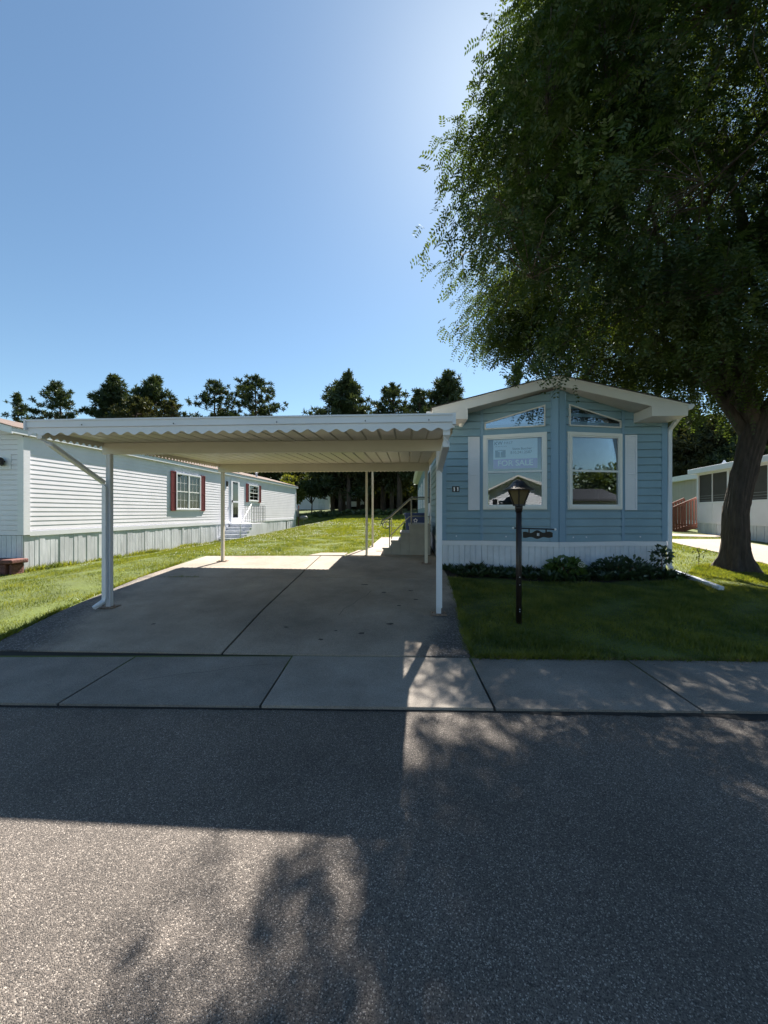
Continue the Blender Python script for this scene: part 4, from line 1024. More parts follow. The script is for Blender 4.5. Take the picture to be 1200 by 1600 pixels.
# ------------------------------------------------------------------ big honey locust
def nrm(A): return A/np.maximum(np.linalg.norm(A, axis=1), 1e-9)[:,None]
def build_locust():
    R = np.random.default_rng(11)
    bx, by = 7.62, 8.3; bz = tz(bx, by)
    root = empty('honey_locust_tree', (bx, by, bz), 0, 'large leafy shade tree with a leaning dark trunk on the right', 'tree')
    # trunk with root flare
    m = MB(); path = [(0,0,-.15),(-.0,0,.05),(.0,0,.25),(.0,0,.6),(-.02,0,1.2),(.05,-.02,1.7),(.17,-.03,2.3),(.30,-.05,2.9),(.38,-.05,3.3)]
    rad = [.44,.325,.262,.232,.215,.212,.212,.225,.235]
    n = 96; P = [Vector(p) for p in path]
    # resample
    ts = np.linspace(0, len(path)-1, 120); o = 0
    for t in ts:
        i = min(int(t), len(path)-2); f = t-i; p = P[i].lerp(P[i+1], f); r = rad[i]*(1-f)+rad[i+1]*f
        for k in range(n):
            a = 2*math.pi*k/n
            lob = 1+.22*max(0, (1-(p.z)/.45))*(math.sin(a*5+1)+.5*math.sin(a*3))*(1 if p.z < .45 else 0)
            w_ = .5*math.sin(p.z*2.3+a*2)+.3*math.sin(p.z*5.1); fur = -.030*abs(math.sin(a*9+w_+.6*math.sin(p.z*3.7)))**.5-.012*abs(math.sin(a*16-w_*1.6+p.z))+.02*math.sin(a*3+p.z*1.5)+.03
            rr_ = r*lob+fur
            m.v.append((p.x+rr_*math.cos(a), p.y+rr_*math.sin(a), p.z))
    for i in range(len(ts)-1):
        for k in range(n): a = i*n+k; b = i*n+(k+1)%n; m.f.append((a,b,b+n,a+n))
    m.build('trunk', M['bark'], root, smooth=True)
    # limbs
    segs = []
    mb = MB(); nodes = []
    def limb(p, d, L, r, depth, bend):
        pts = [Vector(p)]; rs = [r]; d = Vector(d).normalized(); k = max(4, int(L/.45))
        for i in range(k):
            d = (d + Vector(R.normal(size=3)*.10) + Vector(bend)*.05).normalized(); pts.append(pts[-1]+d*(L/k)); rs.append(r*(1-.62*(i+1)/k))
        mb.tube(pts, rs, 9 if r > .05 else 6)
        for q, w in zip(pts, rs): nodes.append((q.x, q.y, q.z, w))
        if depth > 0:
            nb = 3 if depth > 1 else 4
            for b in range(nb):
                t = .35+.6*b/(nb-1)+R.uniform(-.06,.06); i = min(int(t*k), k-1); q = pts[i]; dd = (pts[i+1]-pts[i]).normalized()
                s = dd.cross(Vector(R.normal(size=3))).normalized()
                nd = (dd*.65+s*.85+Vector((0,0,.12))).normalized(); limb(q, nd, L*R.uniform(.5,.7), rs[i]*.62, depth-1, bend)
    limb((.28,0,2.75), (-.62,-.15,.95), 3.4, .12, 2, (-.6,0,0))
    limb((.34,-.05,3.0), (-.50,-.35,1.1), 4.6, .17, 2, (-.3,-.3,0))
    limb((.36,-.05,3.2), (.08,.1,1), 7.0, .22, 2, (0,0,.3))
    limb((.40,-.05,3.1), (.75,.1,1.0), 5.0, .17, 2, (.4,0,0))
    limb((.36,0,3.2), (-.1,.8,.9), 4.8, .15, 2, (0,.5,0))
    limb((.36,0,3.3), (-.75,.1,1.1), 5.8, .15, 2, (-.5,0,0))
    limb((.36,0,3.2), (.3,-.8,.9), 4.2, .13, 2, (0,-.5,0))
    # foliage envelope in world coordinates: ellipsoid lobes
    lobes = [((7.2,8.3,9.3),(5.5,4.6,5.0)),((4.0,7.4,6.5),(3.1,2.6,2.2)),((5.0,6.4,5.4),(2.6,1.3,1.5)),((4.2,6.6,5.0),(2.0,1.0,1.1)),((6.6,9.6,6.2),(2.4,1.6,1.3)),((8.6,6.5,4.9),(1.8,1.4,1.0)),((3.7,8.4,6.0),(2.2,1.7,1.0)),((3.3,10.2,8.0),(1.8,2.0,2.0)),((3.0,9.0,6.9),(1.6,1.6,1.3)),((3.6,7.9,6.4),(1.8,1.5,1.2)),((8.2,7.8,6.2),(3.9,3.4,2.5)),((7.4,8.6,12.6),(4.6,4.0,2.6)),((5.4,7.4,8.4),(4.0,3.0,2.8)),((3.6,8.3,9.4),(2.0,2.2,2.6))]
    C = []
    want = NCL
    vol = np.array([a[1][0]*a[1][1]*a[1][2] for a in lobes]); pr = vol/vol.sum()
    ND_ = np.array(nodes)[:,:3]+np.array([bx,by,bz])
    tries = 0
    while len(C) < want and tries < 200000:
        tries += 1
        c, r = lobes[R.choice(len(lobes), p=pr)]; v = R.normal(size=3); v /= np.linalg.norm(v)
        p = np.array(c)+v*np.array(r)*(R.uniform(.45,1.0)**.5)
        if p[2] < 3.75: continue
        if p[1] > 7.0 and 0.8 < p[0] < 6.6 and p[2] < 4.95: continue
        # keep the outline measured in the photograph
        C.append(p)
    C = np.array(C)
    # thin some pockets so the sky shows
    ph = np.sin(C[:,0]*1.9+1)+np.sin(C[:,1]*2.3+C[:,2]*.7)+np.sin(C[:,2]*2.1+C[:,0]*.6)
    C = C[ph > -.68]
    C = C[~(((C[:,0] < 2.9) & (C[:,2] < 5.35)) | ((C[:,0] < 2.1) & (C[:,2] < 5.9)))]
    # openings through the crown along the sun's direction, where the road below is dappled
    sd = np.array(SUN_DIR)
    for (gx, gy, gr) in [(.20,3.35,.30),(.19,2.95,.26),(.20,2.55,.26),(.17,2.3,.2),(.75,2.45,.12),(1.70,2.85,.26),(2.35,2.6,.28),(1.25,3.0,.2),(-.3,1.85,.24),(-.62,1.68,.2),(2.9,2.2,.22),(1.5,2.7,.2),(2.9,3.3,.2),(2.1,2.15,.2)]:
        q = C-np.array([gx,gy,0]); tt = q@sd; dd = np.linalg.norm(q-tt[:,None]*sd, axis=1); C = C[dd > gr+.12]
    C = np.concatenate([C, np.array([(2.75,6.55,4.3),(3.0,6.5,4.2),(3.35,6.4,4.5),(3.2,6.6,4.75),(3.8,6.5,4.65),(3.5,6.6,4.95),(4.4,6.4,4.55),(3.1,6.6,4.9),(5.0,6.4,4.5),(5.5,6.3,4.4)])])
    # twigs from nearest limb node
    dmin = []
    for p in C:
        d = np.linalg.norm(ND_-p, axis=1)+np.where(ND_[:,2] > p[2]+.8, 2.0, 0); i = int(np.argmin(d)); q = ND_[i]; mid = (q+p)/2+np.array([0,0,.25])+R.normal(size=3)*.1
        a = np.array([bx,by,bz]); w = min(.016, .006+.003*d[i])
        mb.tube([q-a, mid-a, p-a], [w, w*.7, w*.3], 4, caps=False)
    mb.build('limbs', M['bark'], root, smooth=True)
    # sprays -> leaflets
    NS = NSPR; n = len(C)*NS
    cen = np.repeat(C, NS, 0); off = R.normal(size=(n,3)); off = nrm(off)*(R.random(n)**.5)[:,None]*np.array([.62,.62,.48]); start = cen+off
    out = nrm(off*np.array([1,1,.3])+R.normal(size=(n,3))*.35+nrm(cen-np.array([7.2,8.3,8.5]))*.35)
    dirn = nrm(out+np.array([0,0,-.55])+R.normal(size=(n,3))*.15)
    Ls = R.uniform(.20,.36,n)
    side = nrm(np.cross(dirn, R.normal(size=(n,3))*.5+np.array([0,0,1.])))
    nor = nrm(np.cross(side, dirn))
    K = 6; Vs = []
    for k in range(K):
        t = (k+.6)/K
        base = start+dirn*(Ls*t)[:,None]+np.array([0,0,-1])*(.10*t*t*Ls/.28)[:,None]
        for s in (-1, 1):
            ll = (.088*(1-.45*abs(t-.45))*R.uniform(.8,1.2,n))[:,None]; ww = .017*R.uniform(.8,1.3,n)[:,None]
            ld = nrm(side*s+dirn*.55+nor*R.uniform(-.5,.2,n)[:,None]); wd = nrm(np.cross(ld, nor)+R.normal(size=(n,3))*.25)
            Vs.append(np.stack([base, base+ld*ll*.5+wd*ww, base+ld*ll, base+ld*ll*.5-wd*ww], 1))
    V = np.concatenate(Vs).reshape(-1,3)-np.array([bx,by,bz])
    np_mesh('crown', V, np.arange(len(V)).reshape(-1,4), M['locust'], root)
    print('locust leaflets', len(V)//4)
NCL, NSPR = 3050, 25
build_locust()

# ------------------------------------------------------------------ pines and background trees
def pine_mesh(H, half, style, seed, crown_from=.25):
    """returns (trunk MB, crown vertices, crown faces). style: 'cone' dense spire or 'open' sparse rounded"""
    r = np.random.default_rng(seed); tb = MB()
    bend = r.normal(size=2)*.3
    tp = [(bend[0]*(t**2), bend[1]*(t**2), H*t) for t in np.linspace(0,1,9)]
    tb.tube(tp, [.26*(H/16)*(1-.9*t)+.02 for t in np.linspace(0,1,9)], 8)
    cl = []
    nb = 150 if style == 'cone' else 78
    for k in range(nb):
        t = crown_from+(1-crown_from)*((k+r.random())/nb)**.75; z = H*t; s = (t-crown_from)/(1-crown_from)
        if style == 'cone': L = half*(min(1, ((1-s)/.42))**.85*.92+.08)*r.uniform(.6,1.15)
        else: L = half*(min(1, ((1-s)/.34))**.55)*r.uniform(.5,1.1)
        a = r.uniform(0, 2*math.pi); rise = (.15+.5*s) if style == 'cone' else .35+.25*r.random()
        x0, y0 = bend[0]*t*t, bend[1]*t*t
        tip = np.array([x0+math.cos(a)*L, y0+math.sin(a)*L, z+L*rise*.5])
        tb.tube([(x0,y0,z),( (x0+tip[0])/2, (y0+tip[1])/2, z+L*rise*.15), tuple(tip)], [.05,.03,.012], 4, caps=False)
        m_ = max(2, int(L*(3.4 if style == 'cone' else 2.3)))
        for q in range(m_):
            f = .3+.7*(q+r.random())/m_ if L > .8 else r.random()
            p = np.array([x0,y0,z])*(1-f)+tip*f; p += r.normal(size=3)*np.array([.26,.26,.12])*(.6+L*.15); cl.append((p, .52 if style == 'cone' else .40))
    for q in range(5): cl.append((np.array([bend[0],bend[1],H-.25*q])+r.normal(size=3)*.08*q, .3))
    c = np.array([p for p, _ in cl]); rad = np.array([q for _, q in cl]); n = len(c); K = 26
    d = nrm(r.normal(size=(n*K,3))+np.array([0,0,.45])); cc = np.repeat(c, K, 0); rr_ = np.repeat(rad, K)*r.uniform(.6,1.2,n*K)
    w = nrm(np.cross(d, r.normal(size=(n*K,3))))*.055
    b = cc+d*.05
    V = np.stack([b-w, b+w, b+d*rr_[:,None]+w*.5, b+d*rr_[:,None]-w*.5], 1).reshape(-1,3)
    return tb, V, np.arange(len(V)).reshape(-1,4)
def tree_from(name, tb, V, F, mt, loc, label, group, rz=0, sc=1, bark='pinebark'):
    root = empty(name, loc, rz, label, 'tree', group); root.scale = (sc,)*3
    tb.build('trunk', M[bark], root, smooth=True); np_mesh('crown', V, F, mt, root); return root
protos = {}
def pine(px, ytop, D, halfpx, style, label, mt='pine', seed=None, cf=.25, group='tall pines behind the homes'):
    x = (px-600)/600*D; z0 = tz(x, D)-.1; H = CAMZ+(800-ytop)/600*D-z0; half = 1.3*halfpx/600*D
    tb, V, F = pine_mesh(H, half, style, seed if seed is not None else int(px*7+D), cf)
    return tree_from('pine_tree', tb, V, F, M[mt], (x, D, z0), label, group)
PT = [
 (30,617,62,14,'open','small distant pine at the far left skyline','pine',.35),
 (100,601,50,34,'open','broad lumpy pine left of the two leftmost spires','pine',.15),
 (172,587,52,32,'cone','leftmost of the two tall spire-topped pines','pine',.2),
 (212,624,47,38,'open','bushy brownish pine between the two left spires','pine_warm',.1),
 (240,591,53,34,'cone','right one of the two spire-topped pines','pine',.2),
 (266,628,47,28,'open','low brownish pine right of the two spires','pine_warm',.1),
 (333,596,52,31,'open','see-through rounded pine, left of the middle pair','pine',.3),
 (400,592,52,40,'open','see-through rounded pine, right of the middle pair','pine',.3),
 (532,587,44,42,'cone','dense broad pine in the middle of the skyline','pine',.12),
 (612,603,45,34,'open','thin rounded pine right of the dense middle one','pine',.3),
 (655,612,40,28,'open','low thin pine just left of the pointed dark pine','pine',.25),
 (700,586,43,32,'cone','dark pointed pine just left of the blue home roof','pine',.2),
 (816,568,42,27,'open','pine peeking over the blue home roof left of its peak','pine',.2),
 (905,590,44,34,'open','pine behind the roof peak of the blue home','pine',.2),
 (985,600,42,36,'cone','pine behind the right slope of the blue home','pine',.1),
 (1065,640,38,40,'cone','dark bushy pine beside the blue home right corner','pine_warm',.05),
 (1120,655,36,42,'cone','dark bushy pine left of the big tree trunk','pine_warm',.05),
 (1195,650,38,46,'cone','dark bushy pine right of the big tree trunk','pine_warm',.05),
 (1160,690,33,34,'cone','low dark pine behind the screened porch','pine',.05)]
for i, (px, yt, D, hp, st_, lb, mt_, cf) in enumerate(PT): pine(px, yt, D, hp, st_, lb, mt_, 100+i, cf)

def leafy_mesh(H, R0, seed, lobes=9, n=5200, ll=.26, flat=.6, base=.35):
    r = np.random.default_rng(seed); tb = MB(); tb.tube([(0,0,0),(.05,0,H*.3),(.0,.1,H*.7)], [.04*H*.5,.03*H*.5,.01*H], 8)
    cs = []
    for k in range(lobes):
        a = r.uniform(0, 6.283); q = R0*.6*math.sqrt(r.random()); cs.append(((q*math.cos(a), q*math.sin(a), H*(base+(1-base)*r.uniform(.15,.82))), R0*r.uniform(.35,.6)))
        tb.tube([(0,0,H*.3),(cs[-1][0][0]*.5,cs[-1][0][1]*.5,(H*.3+cs[-1][0][2])/2+.1),cs[-1][0]], [.06,.04,.02], 5)
    idx = r.integers(0, lobes, n); c = np.array([c for c,_ in cs])[idx]; rad = np.array([q for _,q in cs])[idx]
    v = nrm(r.normal(size=(n,3))); P = c+v*rad[:,None]*(r.uniform(.35,1.08,n)[:,None])*np.array([1,1,flat])
    d = nrm(v+r.normal(size=(n,3))*.7+np.array([0,0,-.2])); w = nrm(np.cross(d, r.normal(size=(n,3))))*(ll*.3); L_ = ll*r.uniform(.6,1.3,n)[:,None]
    V = np.stack([P, P+d*L_*.5+w, P+d*L_, P+d*L_*.5-w], 1).reshape(-1,3)
    return tb, V, np.arange(len(V)).reshape(-1,4)
def leafy(px, ytop, D, halfpx, label, mt, seed, group=None, name='broadleaf_tree', **k):
    x = (px-600)/600*D; z0 = tz(x, D)-.1; H = CAMZ+(800-ytop)/600*D-z0
    tb, V, F = leafy_mesh(H, halfpx/600*D, seed, **k); return tree_from(name, tb, V, F, M[mt], (x,D,z0), label, group, bark='bark')
leafy(487, 748, 46, 34, 'small umbrella-crowned tree in front of the white garage', 'decid', 1, n=5200, flat=.5, base=.45, ll=.22)
leafy(456, 735, 44, 24, 'lime green bushy tree above the far end of the white home', 'lime', 2, n=6000, ll=.3, base=.15)
# grove that closes the view under the carport: dark trunks with low crowns
GR = [(505,700,60),(520,690,48),(536,690,50),(545,680,43),(560,690,55),(573,700,49),(588,690,60),(598,680,46),(610,700,62),(624,680,42),(640,690,52),(655,700,58),(470,705,64),(440,690,60),(415,700,56),(380,690,60)]
gm = [leafy_mesh(9.0, 3.6, 50+i, lobes=13, n=7000, ll=.34, flat=.9, base=.28) for i in range(2)]
def grove_proto(k):
    tb, V, F = gm[k]; tb2 = MB(); tb2.tube([(0,0,-.3),(.05,0,3),(.0,.1,8)], [.33,.26,.12], 9)
    for v in (0,): pass
    root = empty('woodland_tree', (0,0,0), 0, 'dark woodland tree in the grove beyond the lawn, seen under the carport', 'tree', 'trees of the grove beyond the lawn')
    tb2.build('trunk', M['pinebark'], root, smooth=True); np_mesh('crown', V, F, M['pine_warm'] if k else M['decid'], root); return root
gp = [grove_proto(0), grove_proto(1)]; usedp = [False, False]; rr = random.Random(4)
for i, (px, yt, D) in enumerate(GR):
    k = i % 2
    if usedp[k]: o = copy_tree(gp[k])
    else: o = gp[k]; usedp[k] = True
    x = (px-600)/600*D; o.location = (x, D, tz(x,D)-.1); s = rr.uniform(.9,1.15); o.scale = (s,s,s*rr.uniform(.9,1.05)); o.rotation_euler = (0,0,rr.uniform(0,6.28))
# undergrowth hedge line behind the grove
r = np.random.default_rng(9); n = 16000
hx = r.uniform(-24, 14, n); hy = r.uniform(60, 64, n); P = np.stack([hx, hy, terr(hx,hy)+r.uniform(-.2,4.6,n)*(1+.25*np.sin(hx*.9)+.2*np.sin(hx*2.3))*.8], 1)
d = nrm(r.normal(size=(n,3))); w = nrm(np.cross(d, r.normal(size=(n,3))))*.22
V = np.stack([P, P+d*.35+w, P+d*.7, P+d*.35-w], 1).reshape(-1,3)
tag(np_mesh('undergrowth', V, np.arange(n*4).reshape(n,4), M['pine_warm']), 'dark undergrowth closing the far side of the grove', 'undergrowth', kind='stuff')
n = 2500; hx = r.uniform(-7.5, 1.5, n); hy = 41+r.normal(size=n)*.8; P = np.stack([hx, hy, terr(hx,hy)+r.uniform(0,.45,n)*(.5+.5*np.abs(np.sin(hx*2)))], 1)
d = nrm(r.normal(size=(n,3))+np.array([0,0,.7])); w = nrm(np.cross(d, r.normal(size=(n,3))))*.08
V = np.stack([P, P+d*.15+w, P+d*.3, P+d*.15-w], 1).reshape(-1,3)
tag(np_mesh('weeds', V, np.arange(n*4).reshape(n,4), M['decid']), 'ragged weeds at the foot of the grove', 'weeds', kind='stuff')
# trees across the street, reflected in the panes
AT = [(6,-27,7.5,'bushy tree across the street, first from the white gabled home'),(13,-24,7,'bushy tree across the street left of the brown roofed home'),(20,-27,8,'bushy tree across the street behind the left end of the brown roofed home'),
      (27,-24,7,'bushy tree across the street behind the brown roofed home'),(34,-26,8,'bushy tree across the street right of the brown roofed home'),(42,-24,7.5,'bushy tree across the street farthest right of the brown roofed home')]
for i, (x, y, H, lb) in enumerate(AT):
    if i == 0: tb, V, F = leafy_mesh(7.5, 4.6, 77, lobes=16, n=8000, ll=.5, flat=.8, base=.12); base_t = tree_from('broadleaf_tree', tb, V, F, M['decid'], (x,y,0), lb, 'trees across the street', bark='bark')
    else: o = copy_tree(base_t); o.location = (x,y,0); o['label'] = lb; o.scale = (H/7.5,)*3; o.rotation_euler = (0,0,i*1.3)

# ------------------------------------------------------------------ garden bed plants
def bed_plant(name, x, y, n, R0, H, lw_, ll, mt, label, cat, seed, group=None, up=.9):
    r = np.random.default_rng(seed); z = tz(x,y); a = r.uniform(0,6.283,n); q = np.sqrt(r.random(n))*R0
    P = np.stack([q*np.cos(a)*.6, q*np.sin(a)*.6, r.random(n)*H*.55], 1); d = nrm(np.stack([np.cos(a)*r.uniform(.3,1,n), np.sin(a)*r.uniform(.3,1,n), np.full(n,up)*r.uniform(.5,1.3,n)], 1))
    T = nrm(np.cross(d, r.normal(size=(n,3))*.3+np.array([0,0,1.]))); L_ = ll*r.uniform(.7,1.3,n)[:,None]; w = T*lw_*r.uniform(.7,1.2,n)[:,None]
    p1 = P+d*L_*.45; p2 = P+d*L_-np.array([0,0,.18])*L_
    V = np.stack([P, p1+w, p2, p1-w], 1).reshape(-1,3)
    o = np_mesh(name, V, np.arange(n*4).reshape(n,4), mt); o.location = (x,y,z); tag(o, label, cat, group); return o
rr = random.Random(21); k = 0
def front(u): # house-local front line y
    return -.35*max(0, 1-abs(u-2.315)/1.475)
hosta = None
for row in range(3):
    for q in range(15):
        u = .12+q*.318+rr.uniform(-.05,.05)+row*.1
        if u > WD-.12: continue
        yy = front(u)-.2-.24*row+rr.uniform(-.04,.04); x, y = loc2w(u, yy)
        if hosta is None: hosta = bed_plant('bed_plant', x, y, 90, .2, .16, .028, .22, M['hosta'], 'low leafy plant in the shaded bed along the skirting', 'plant', 5, 'low leafy plants along the skirting'); o = hosta
        else: o = hosta.copy(); COL.objects.link(o)
        s = rr.uniform(.6,.95); o.location = (x,y,tz(x,y)); o.rotation_euler = (0,0,rr.uniform(0,6)); o.scale = (s,s,s*rr.uniform(.8,1.2))
x, y = loc2w(2.30, -.72)
hy_ = empty('hydrangea_bush', (x,y,tz(x,y)), 0, 'light green hydrangea with one pale bloom in front of the bay', 'shrub')
leafclump('foliage', M['hydr'], (0,0,.19), (.34,.28,.21), 420, .042, .14, hy_, 31, up=.6)
m = MB()
for a in range(7): m.tube([(0,0,0),(.15*math.cos(a),.15*math.sin(a),.3)], .008, 5)
m.build('stem', M['wood'], hy_)
m = MB(); r_ = random.Random(2)
for k in range(60):
    a = r_.uniform(0,6.28); b = r_.uniform(-1,1); c = math.sqrt(1-b*b); p = Vector((.17+.055*c*math.cos(a), -.29+.055*c*math.sin(a), .31+.05*b)); m.lathe([(.004,-.006),(.014,0),(.004,.006)], p, 5)
m.build('bloom', M['petal'], hy_)
x, y = loc2w(3.45, -.60)
bs = empty('dark_shrub', (x,y,tz(x,y)), 0, 'dark mounded shrub at the right half of the shaded bed', 'shrub')
leafclump('foliage', M['hosta'], (0,0,.15), (.60,.34,.24), 900, .028, .12, bs, 41, up=.7)
m = MB()
for a in range(7): m.tube([(0,0,0),(.3*math.cos(a),.2*math.sin(a),.25)], .008, 5)
m.build('stem', M['wood'], bs)
x, y = loc2w(4.28, -.42)
bs2 = empty('leafy_sprig', (x,y,tz(x,y)), 0, 'tall dark sprig by the right corner of the blue home', 'plant')
leafclump('foliage', M['hosta'], (0,0,.42), (.17,.14,.16), 90, .035, .12, bs2, 43, up=.4)
m = MB(); m.tube([(0,0,0),(.02,0,.45)], .006, 5); m.build('stem', M['wood'], bs2)
bs3 = empty('pale_creeper', (5.58, 7.25, tz(5.58,7.25)), 0, 'pale leaved creeper spreading beside the drain pipe', 'plant')
leafclump('foliage', M['hydr'], (-.08,.1,.03), (.13,.40,.05), 170, .020, .07, bs3, 45, up=.7)
sp_ = empty('sapling', (7.0, 8.55, tz(7.0,8.55)), 0, 'thin nearly bare sapling left of the big trunk', 'plant')
m = MB(); m.tube([(0,0,0),(.02,0,.25),(-.03,0,.42)], .006, 5); m.tube([(.02,0,.25),(.16,0,.34)], .004, 4); m.tube([(0,0,.18),(-.14,.02,.12)], .004, 4); m.build('stem', M['wood'], sp_)
leafclump('foliage', M['decid'], (.04,0,.33), (.16,.06,.10), 26, .018, .07, sp_, 46, up=.2)
# soil of the bed
m = MB(); L = []
for i in range(25):
    u = -.02+i*(WD+.25)/24; a = loc2w(u, front(u)+.0); b = loc2w(u, front(u)-.78-.05*math.sin(i)); m.v += [(a[0],a[1],tz(*a)+.012),(b[0],b[1],tz(*b)+.012)]
for i in range(24): m.f.append((2*i+1,2*i+3,2*i+2,2*i))
tag(m.build('bed_soil', M['mulch']), kind='structure')

# ------------------------------------------------------------------ grass blades
def in_poly(X, Y, poly):
    c = np.zeros(len(X), bool); n = len(poly)
    for i in range(n):
        (x0,y0),(x1,y1) = poly[i], poly[(i+1)%n]
        k = ((y0 > Y) != (y1 > Y)) & (X < (x1-x0)*(Y-y0)/((y1-y0) if y1 != y0 else 1e-9)+x0); c ^= k
    return c
def grass(poly, n, h, w, seed, nearbias=1.0):
    r = np.random.default_rng(seed); P = np.array(poly); x0,y0 = P.min(0); x1,y1 = P.max(0)
    X = r.uniform(x0,x1,n*3); t = r.random(n*3)**nearbias; Y = y0+(y1-y0)*t
    k = in_poly(X, Y, poly); X = X[k][:n]; Y = Y[k][:n]; m_ = len(X); Z = terr(X,Y)
    sc = np.clip(Y/9, .8, 3.0)
    cl = .7+.5*np.sin(X*3.1+np.sin(Y*2.7)*1.5)*np.sin(Y*2.3+1)
    hh = h*r.uniform(.5,1.35,m_)*cl*(sc**.35); ww = w*r.uniform(.7,1.3,m_)*sc
    a = r.uniform(0,6.283,m_); b = a+r.uniform(.6,2.5,m_); ln_ = r.uniform(.1,.75,m_)*hh
    B = np.stack([X,Y,Z-.004],1); s = np.stack([np.cos(a)*ww, np.sin(a)*ww, 0*a],1); tip = B+np.stack([np.cos(b)*ln_, np.sin(b)*ln_, hh],1)
    return np.stack([B-s, B+s, tip], 1).reshape(-1,3)
G = []
wl = lambda y: LW(y)+.03
left = [(-9.6,4.43),(dl(4.4)-.01,4.33),(dl(6.5)-.01,6.5),(-4.74,9.88),(-4.6,9.9),(-1.8,9.92),(-1.75,10.4),(-.95,10.4),(-.75,10.95),(-.55,10.97),(-.15,14.5),(-.1,20),(wl(20),20),(wl(9.3),9.28),(-9.6,9.1)]
G.append(grass(left, 150000, .045, .0055, 1, 1.25))
farp = [(wl(20),20),(1.5,20),(2,42),(-12,42),(-6.3,30.5),(wl(29.9),29.9)]
G.append(grass(farp, 40000, .06, .010, 2))
G.append(grass([(-.55,10.97),(-.15,14.5),(1.44,14.52),(1.9,20),(-.1,20)], 9000, .05, .007, 12))
fr = [(dr(4.2)+.01, walk_far(.95)+.01),(7.6,walk_far(7.6)+.01),(nl(4)-.05,4.0),(nl(7)-.03,7),(nl(9)-.03,9.0),(7,8.6),(6.1,7.75),(loc2w(WD,-.8)),(loc2w(2.3,-1.12)),(loc2w(.0,-.78)),(dr(7)+.02,7.0),(dr(5.5)+.02,5.5)]
G.append(grass(fr, 130000, .062, .0075, 3))
def fringe(pts, n, h, w, spread, seed):
    """longer blades leaning over an edge"""
    r = np.random.default_rng(seed); P = np.array(pts, float); d = np.linalg.norm(np.diff(P, axis=0), axis=1); cum = np.concatenate([[0], np.cumsum(d)])
    u = r.random(n)*cum[-1]; i = np.clip(np.searchsorted(cum, u)-1, 0, len(d)-1); f = ((u-cum[i])/d[i])[:,None]; X = P[i]*(1-f)+P[i+1]*f
    dens = .5+.5*np.sin(u*2.1+np.sin(u*5.3)); k = r.random(n) < .25+.75*dens; X = X[k]; dens = dens[k]; m_ = len(X)
    X = X+r.normal(size=(m_,2))*spread; Z = terr(X[:,0],X[:,1]); a = r.uniform(0,6.283,m_); b = r.uniform(0,6.283,m_); hh = h*r.uniform(.4,1.3,m_)*(.6+.6*dens); ww = w*r.uniform(.7,1.3,m_); ln_ = hh*r.uniform(.3,1.2,m_)
    B = np.stack([X[:,0],X[:,1],Z],1); s_ = np.stack([np.cos(a)*ww,np.sin(a)*ww,0*a],1); return np.stack([B-s_,B+s_,B+np.stack([np.cos(b)*ln_,np.sin(b)*ln_,hh],1)],1).reshape(-1,3)
G.append(fringe([(x, walk_far(x)+.015) for x in np.linspace(.98,7.6,30)], 5200, .075, .006, .022, 71))
G.append(fringe([(dr(y)+.02, y) for y in np.linspace(4.2,7.3,16)], 2400, .07, .006, .022, 72))
G.append(fringe([(dl(y)-.015, y) for y in np.linspace(4.33,9.8,24)], 3600, .07, .006, .022, 73))
G.append(fringe([(-4.6,9.88),(-1.95,9.9)], 1600, .06, .007, .02, 74))
G.append(fringe([(wl(y)+.04, y) for y in np.linspace(9.3,29.5,40)], 9000, .13, .010, .05, 75))
G.append(fringe([(cj(y), y) for y in (4.3,5,5.7,6.4)], 60, .03, .004, .006, 76))
G.append(fringe([(-4.3,7.5),(-3.6,7.5)], 90, .05, .006, .01, 77))
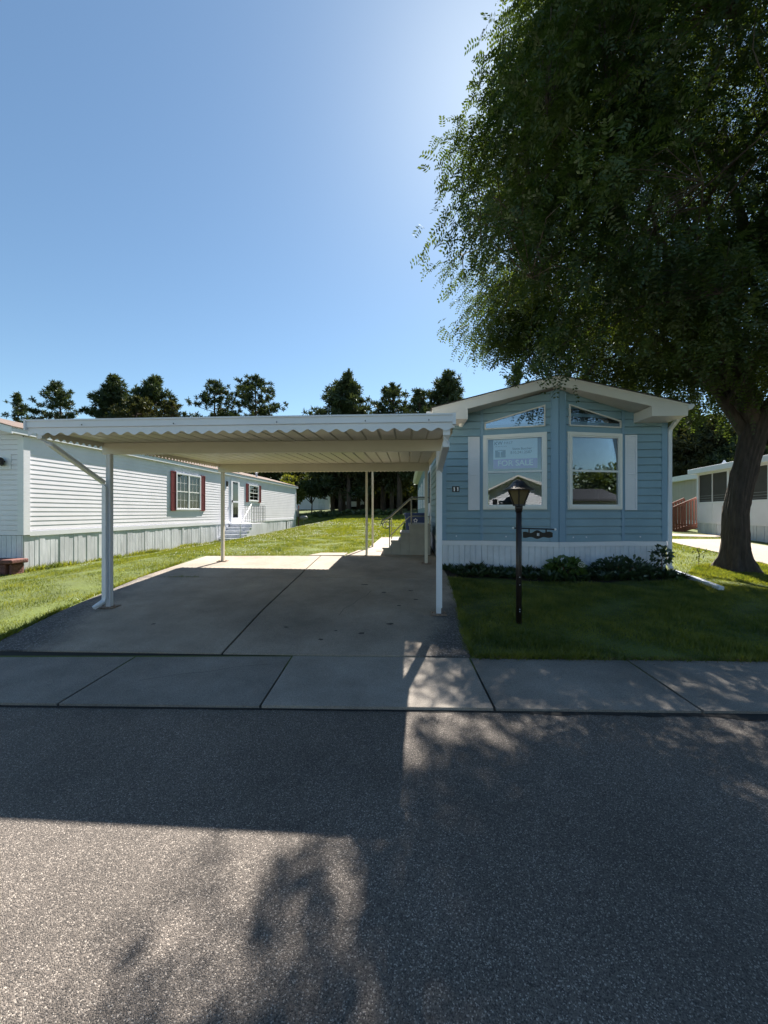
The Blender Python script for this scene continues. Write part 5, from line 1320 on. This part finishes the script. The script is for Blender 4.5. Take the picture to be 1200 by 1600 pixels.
rt = [(6.15,7.7),(7,8.5),(nl(9)-.03,9),(nl(14)-.02,13.95),(12.8,14.3),(10.2,15.5),(10.5,22),(7.2,24),(loc2w(WD+.1,10)),(loc2w(WD+.1,0))]
G.append(grass(rt, 50000, .05, .006, 4))
V = np.concatenate(G)
tag(np_mesh('grass', V, np.arange(len(V)).reshape(-1,3), M['blade']), 'short mown grass on the lawns around the homes', 'grass', kind='stuff')
# brown litter along the sidewalk edge of the front lawn
r = np.random.default_rng(14); n = 420; X = r.uniform(.95,4.6,n); Y = np.array([walk_far(x) for x in X])+r.normal(size=n)*.045-.02; Z = np.maximum(terr(X,Y),.055)+.012
a = r.uniform(0,6.283,n); s_ = r.uniform(.006,.016,n); c_, s2 = np.cos(a)*s_, np.sin(a)*s_
V = np.stack([np.stack([X-c_,Y-s2,Z],1),np.stack([X+s2*.4,Y-c_*.4,Z+.004],1),np.stack([X+c_,Y+s2,Z+.002],1),np.stack([X-s2*.4,Y+c_*.4,Z+.005],1)],1).reshape(-1,3)
tag(np_mesh('leaf_litter', V, np.arange(n*4).reshape(n,4), mat('dry_leaf', (.20,.12,.06), .9, .4, 30)), 'small brown dry leaves along the sidewalk edge', 'leaf litter', kind='stuff')
# clover heads in the sunny lawn
r = np.random.default_rng(6); n = 5200
X = r.uniform(-8,0,n); Y = 9.5+r.random(n)**.8*17; k = in_poly(X,Y,left+[]) | in_poly(X,Y,farp); X = X[k]; Y = Y[k]
kk = (np.sin(X*1.3+.5)+np.sin(Y*.9)+r.normal(size=len(X))*.6) > .2; X = X[kk]; Y = Y[kk]; Z = terr(X,Y)+.055
B = np.stack([X,Y,Z],1); s = .013; o6 = np.array([(s,0,0),(0,s,0),(-s,0,0),(0,-s,0),(0,0,s),(0,0,-s)])
V = (B[:,None,:]+o6[None]).reshape(-1,3); f6 = np.array([(0,1,4),(1,2,4),(2,3,4),(3,0,4),(1,0,5),(2,1,5),(3,2,5),(0,3,5)])
F = (np.arange(len(B))[:,None,None]*6+f6[None]).reshape(-1,3)
tag(np_mesh('clover', V, F, M['clover']), 'white clover heads scattered in the sunny back lawn', 'clover', kind='stuff')
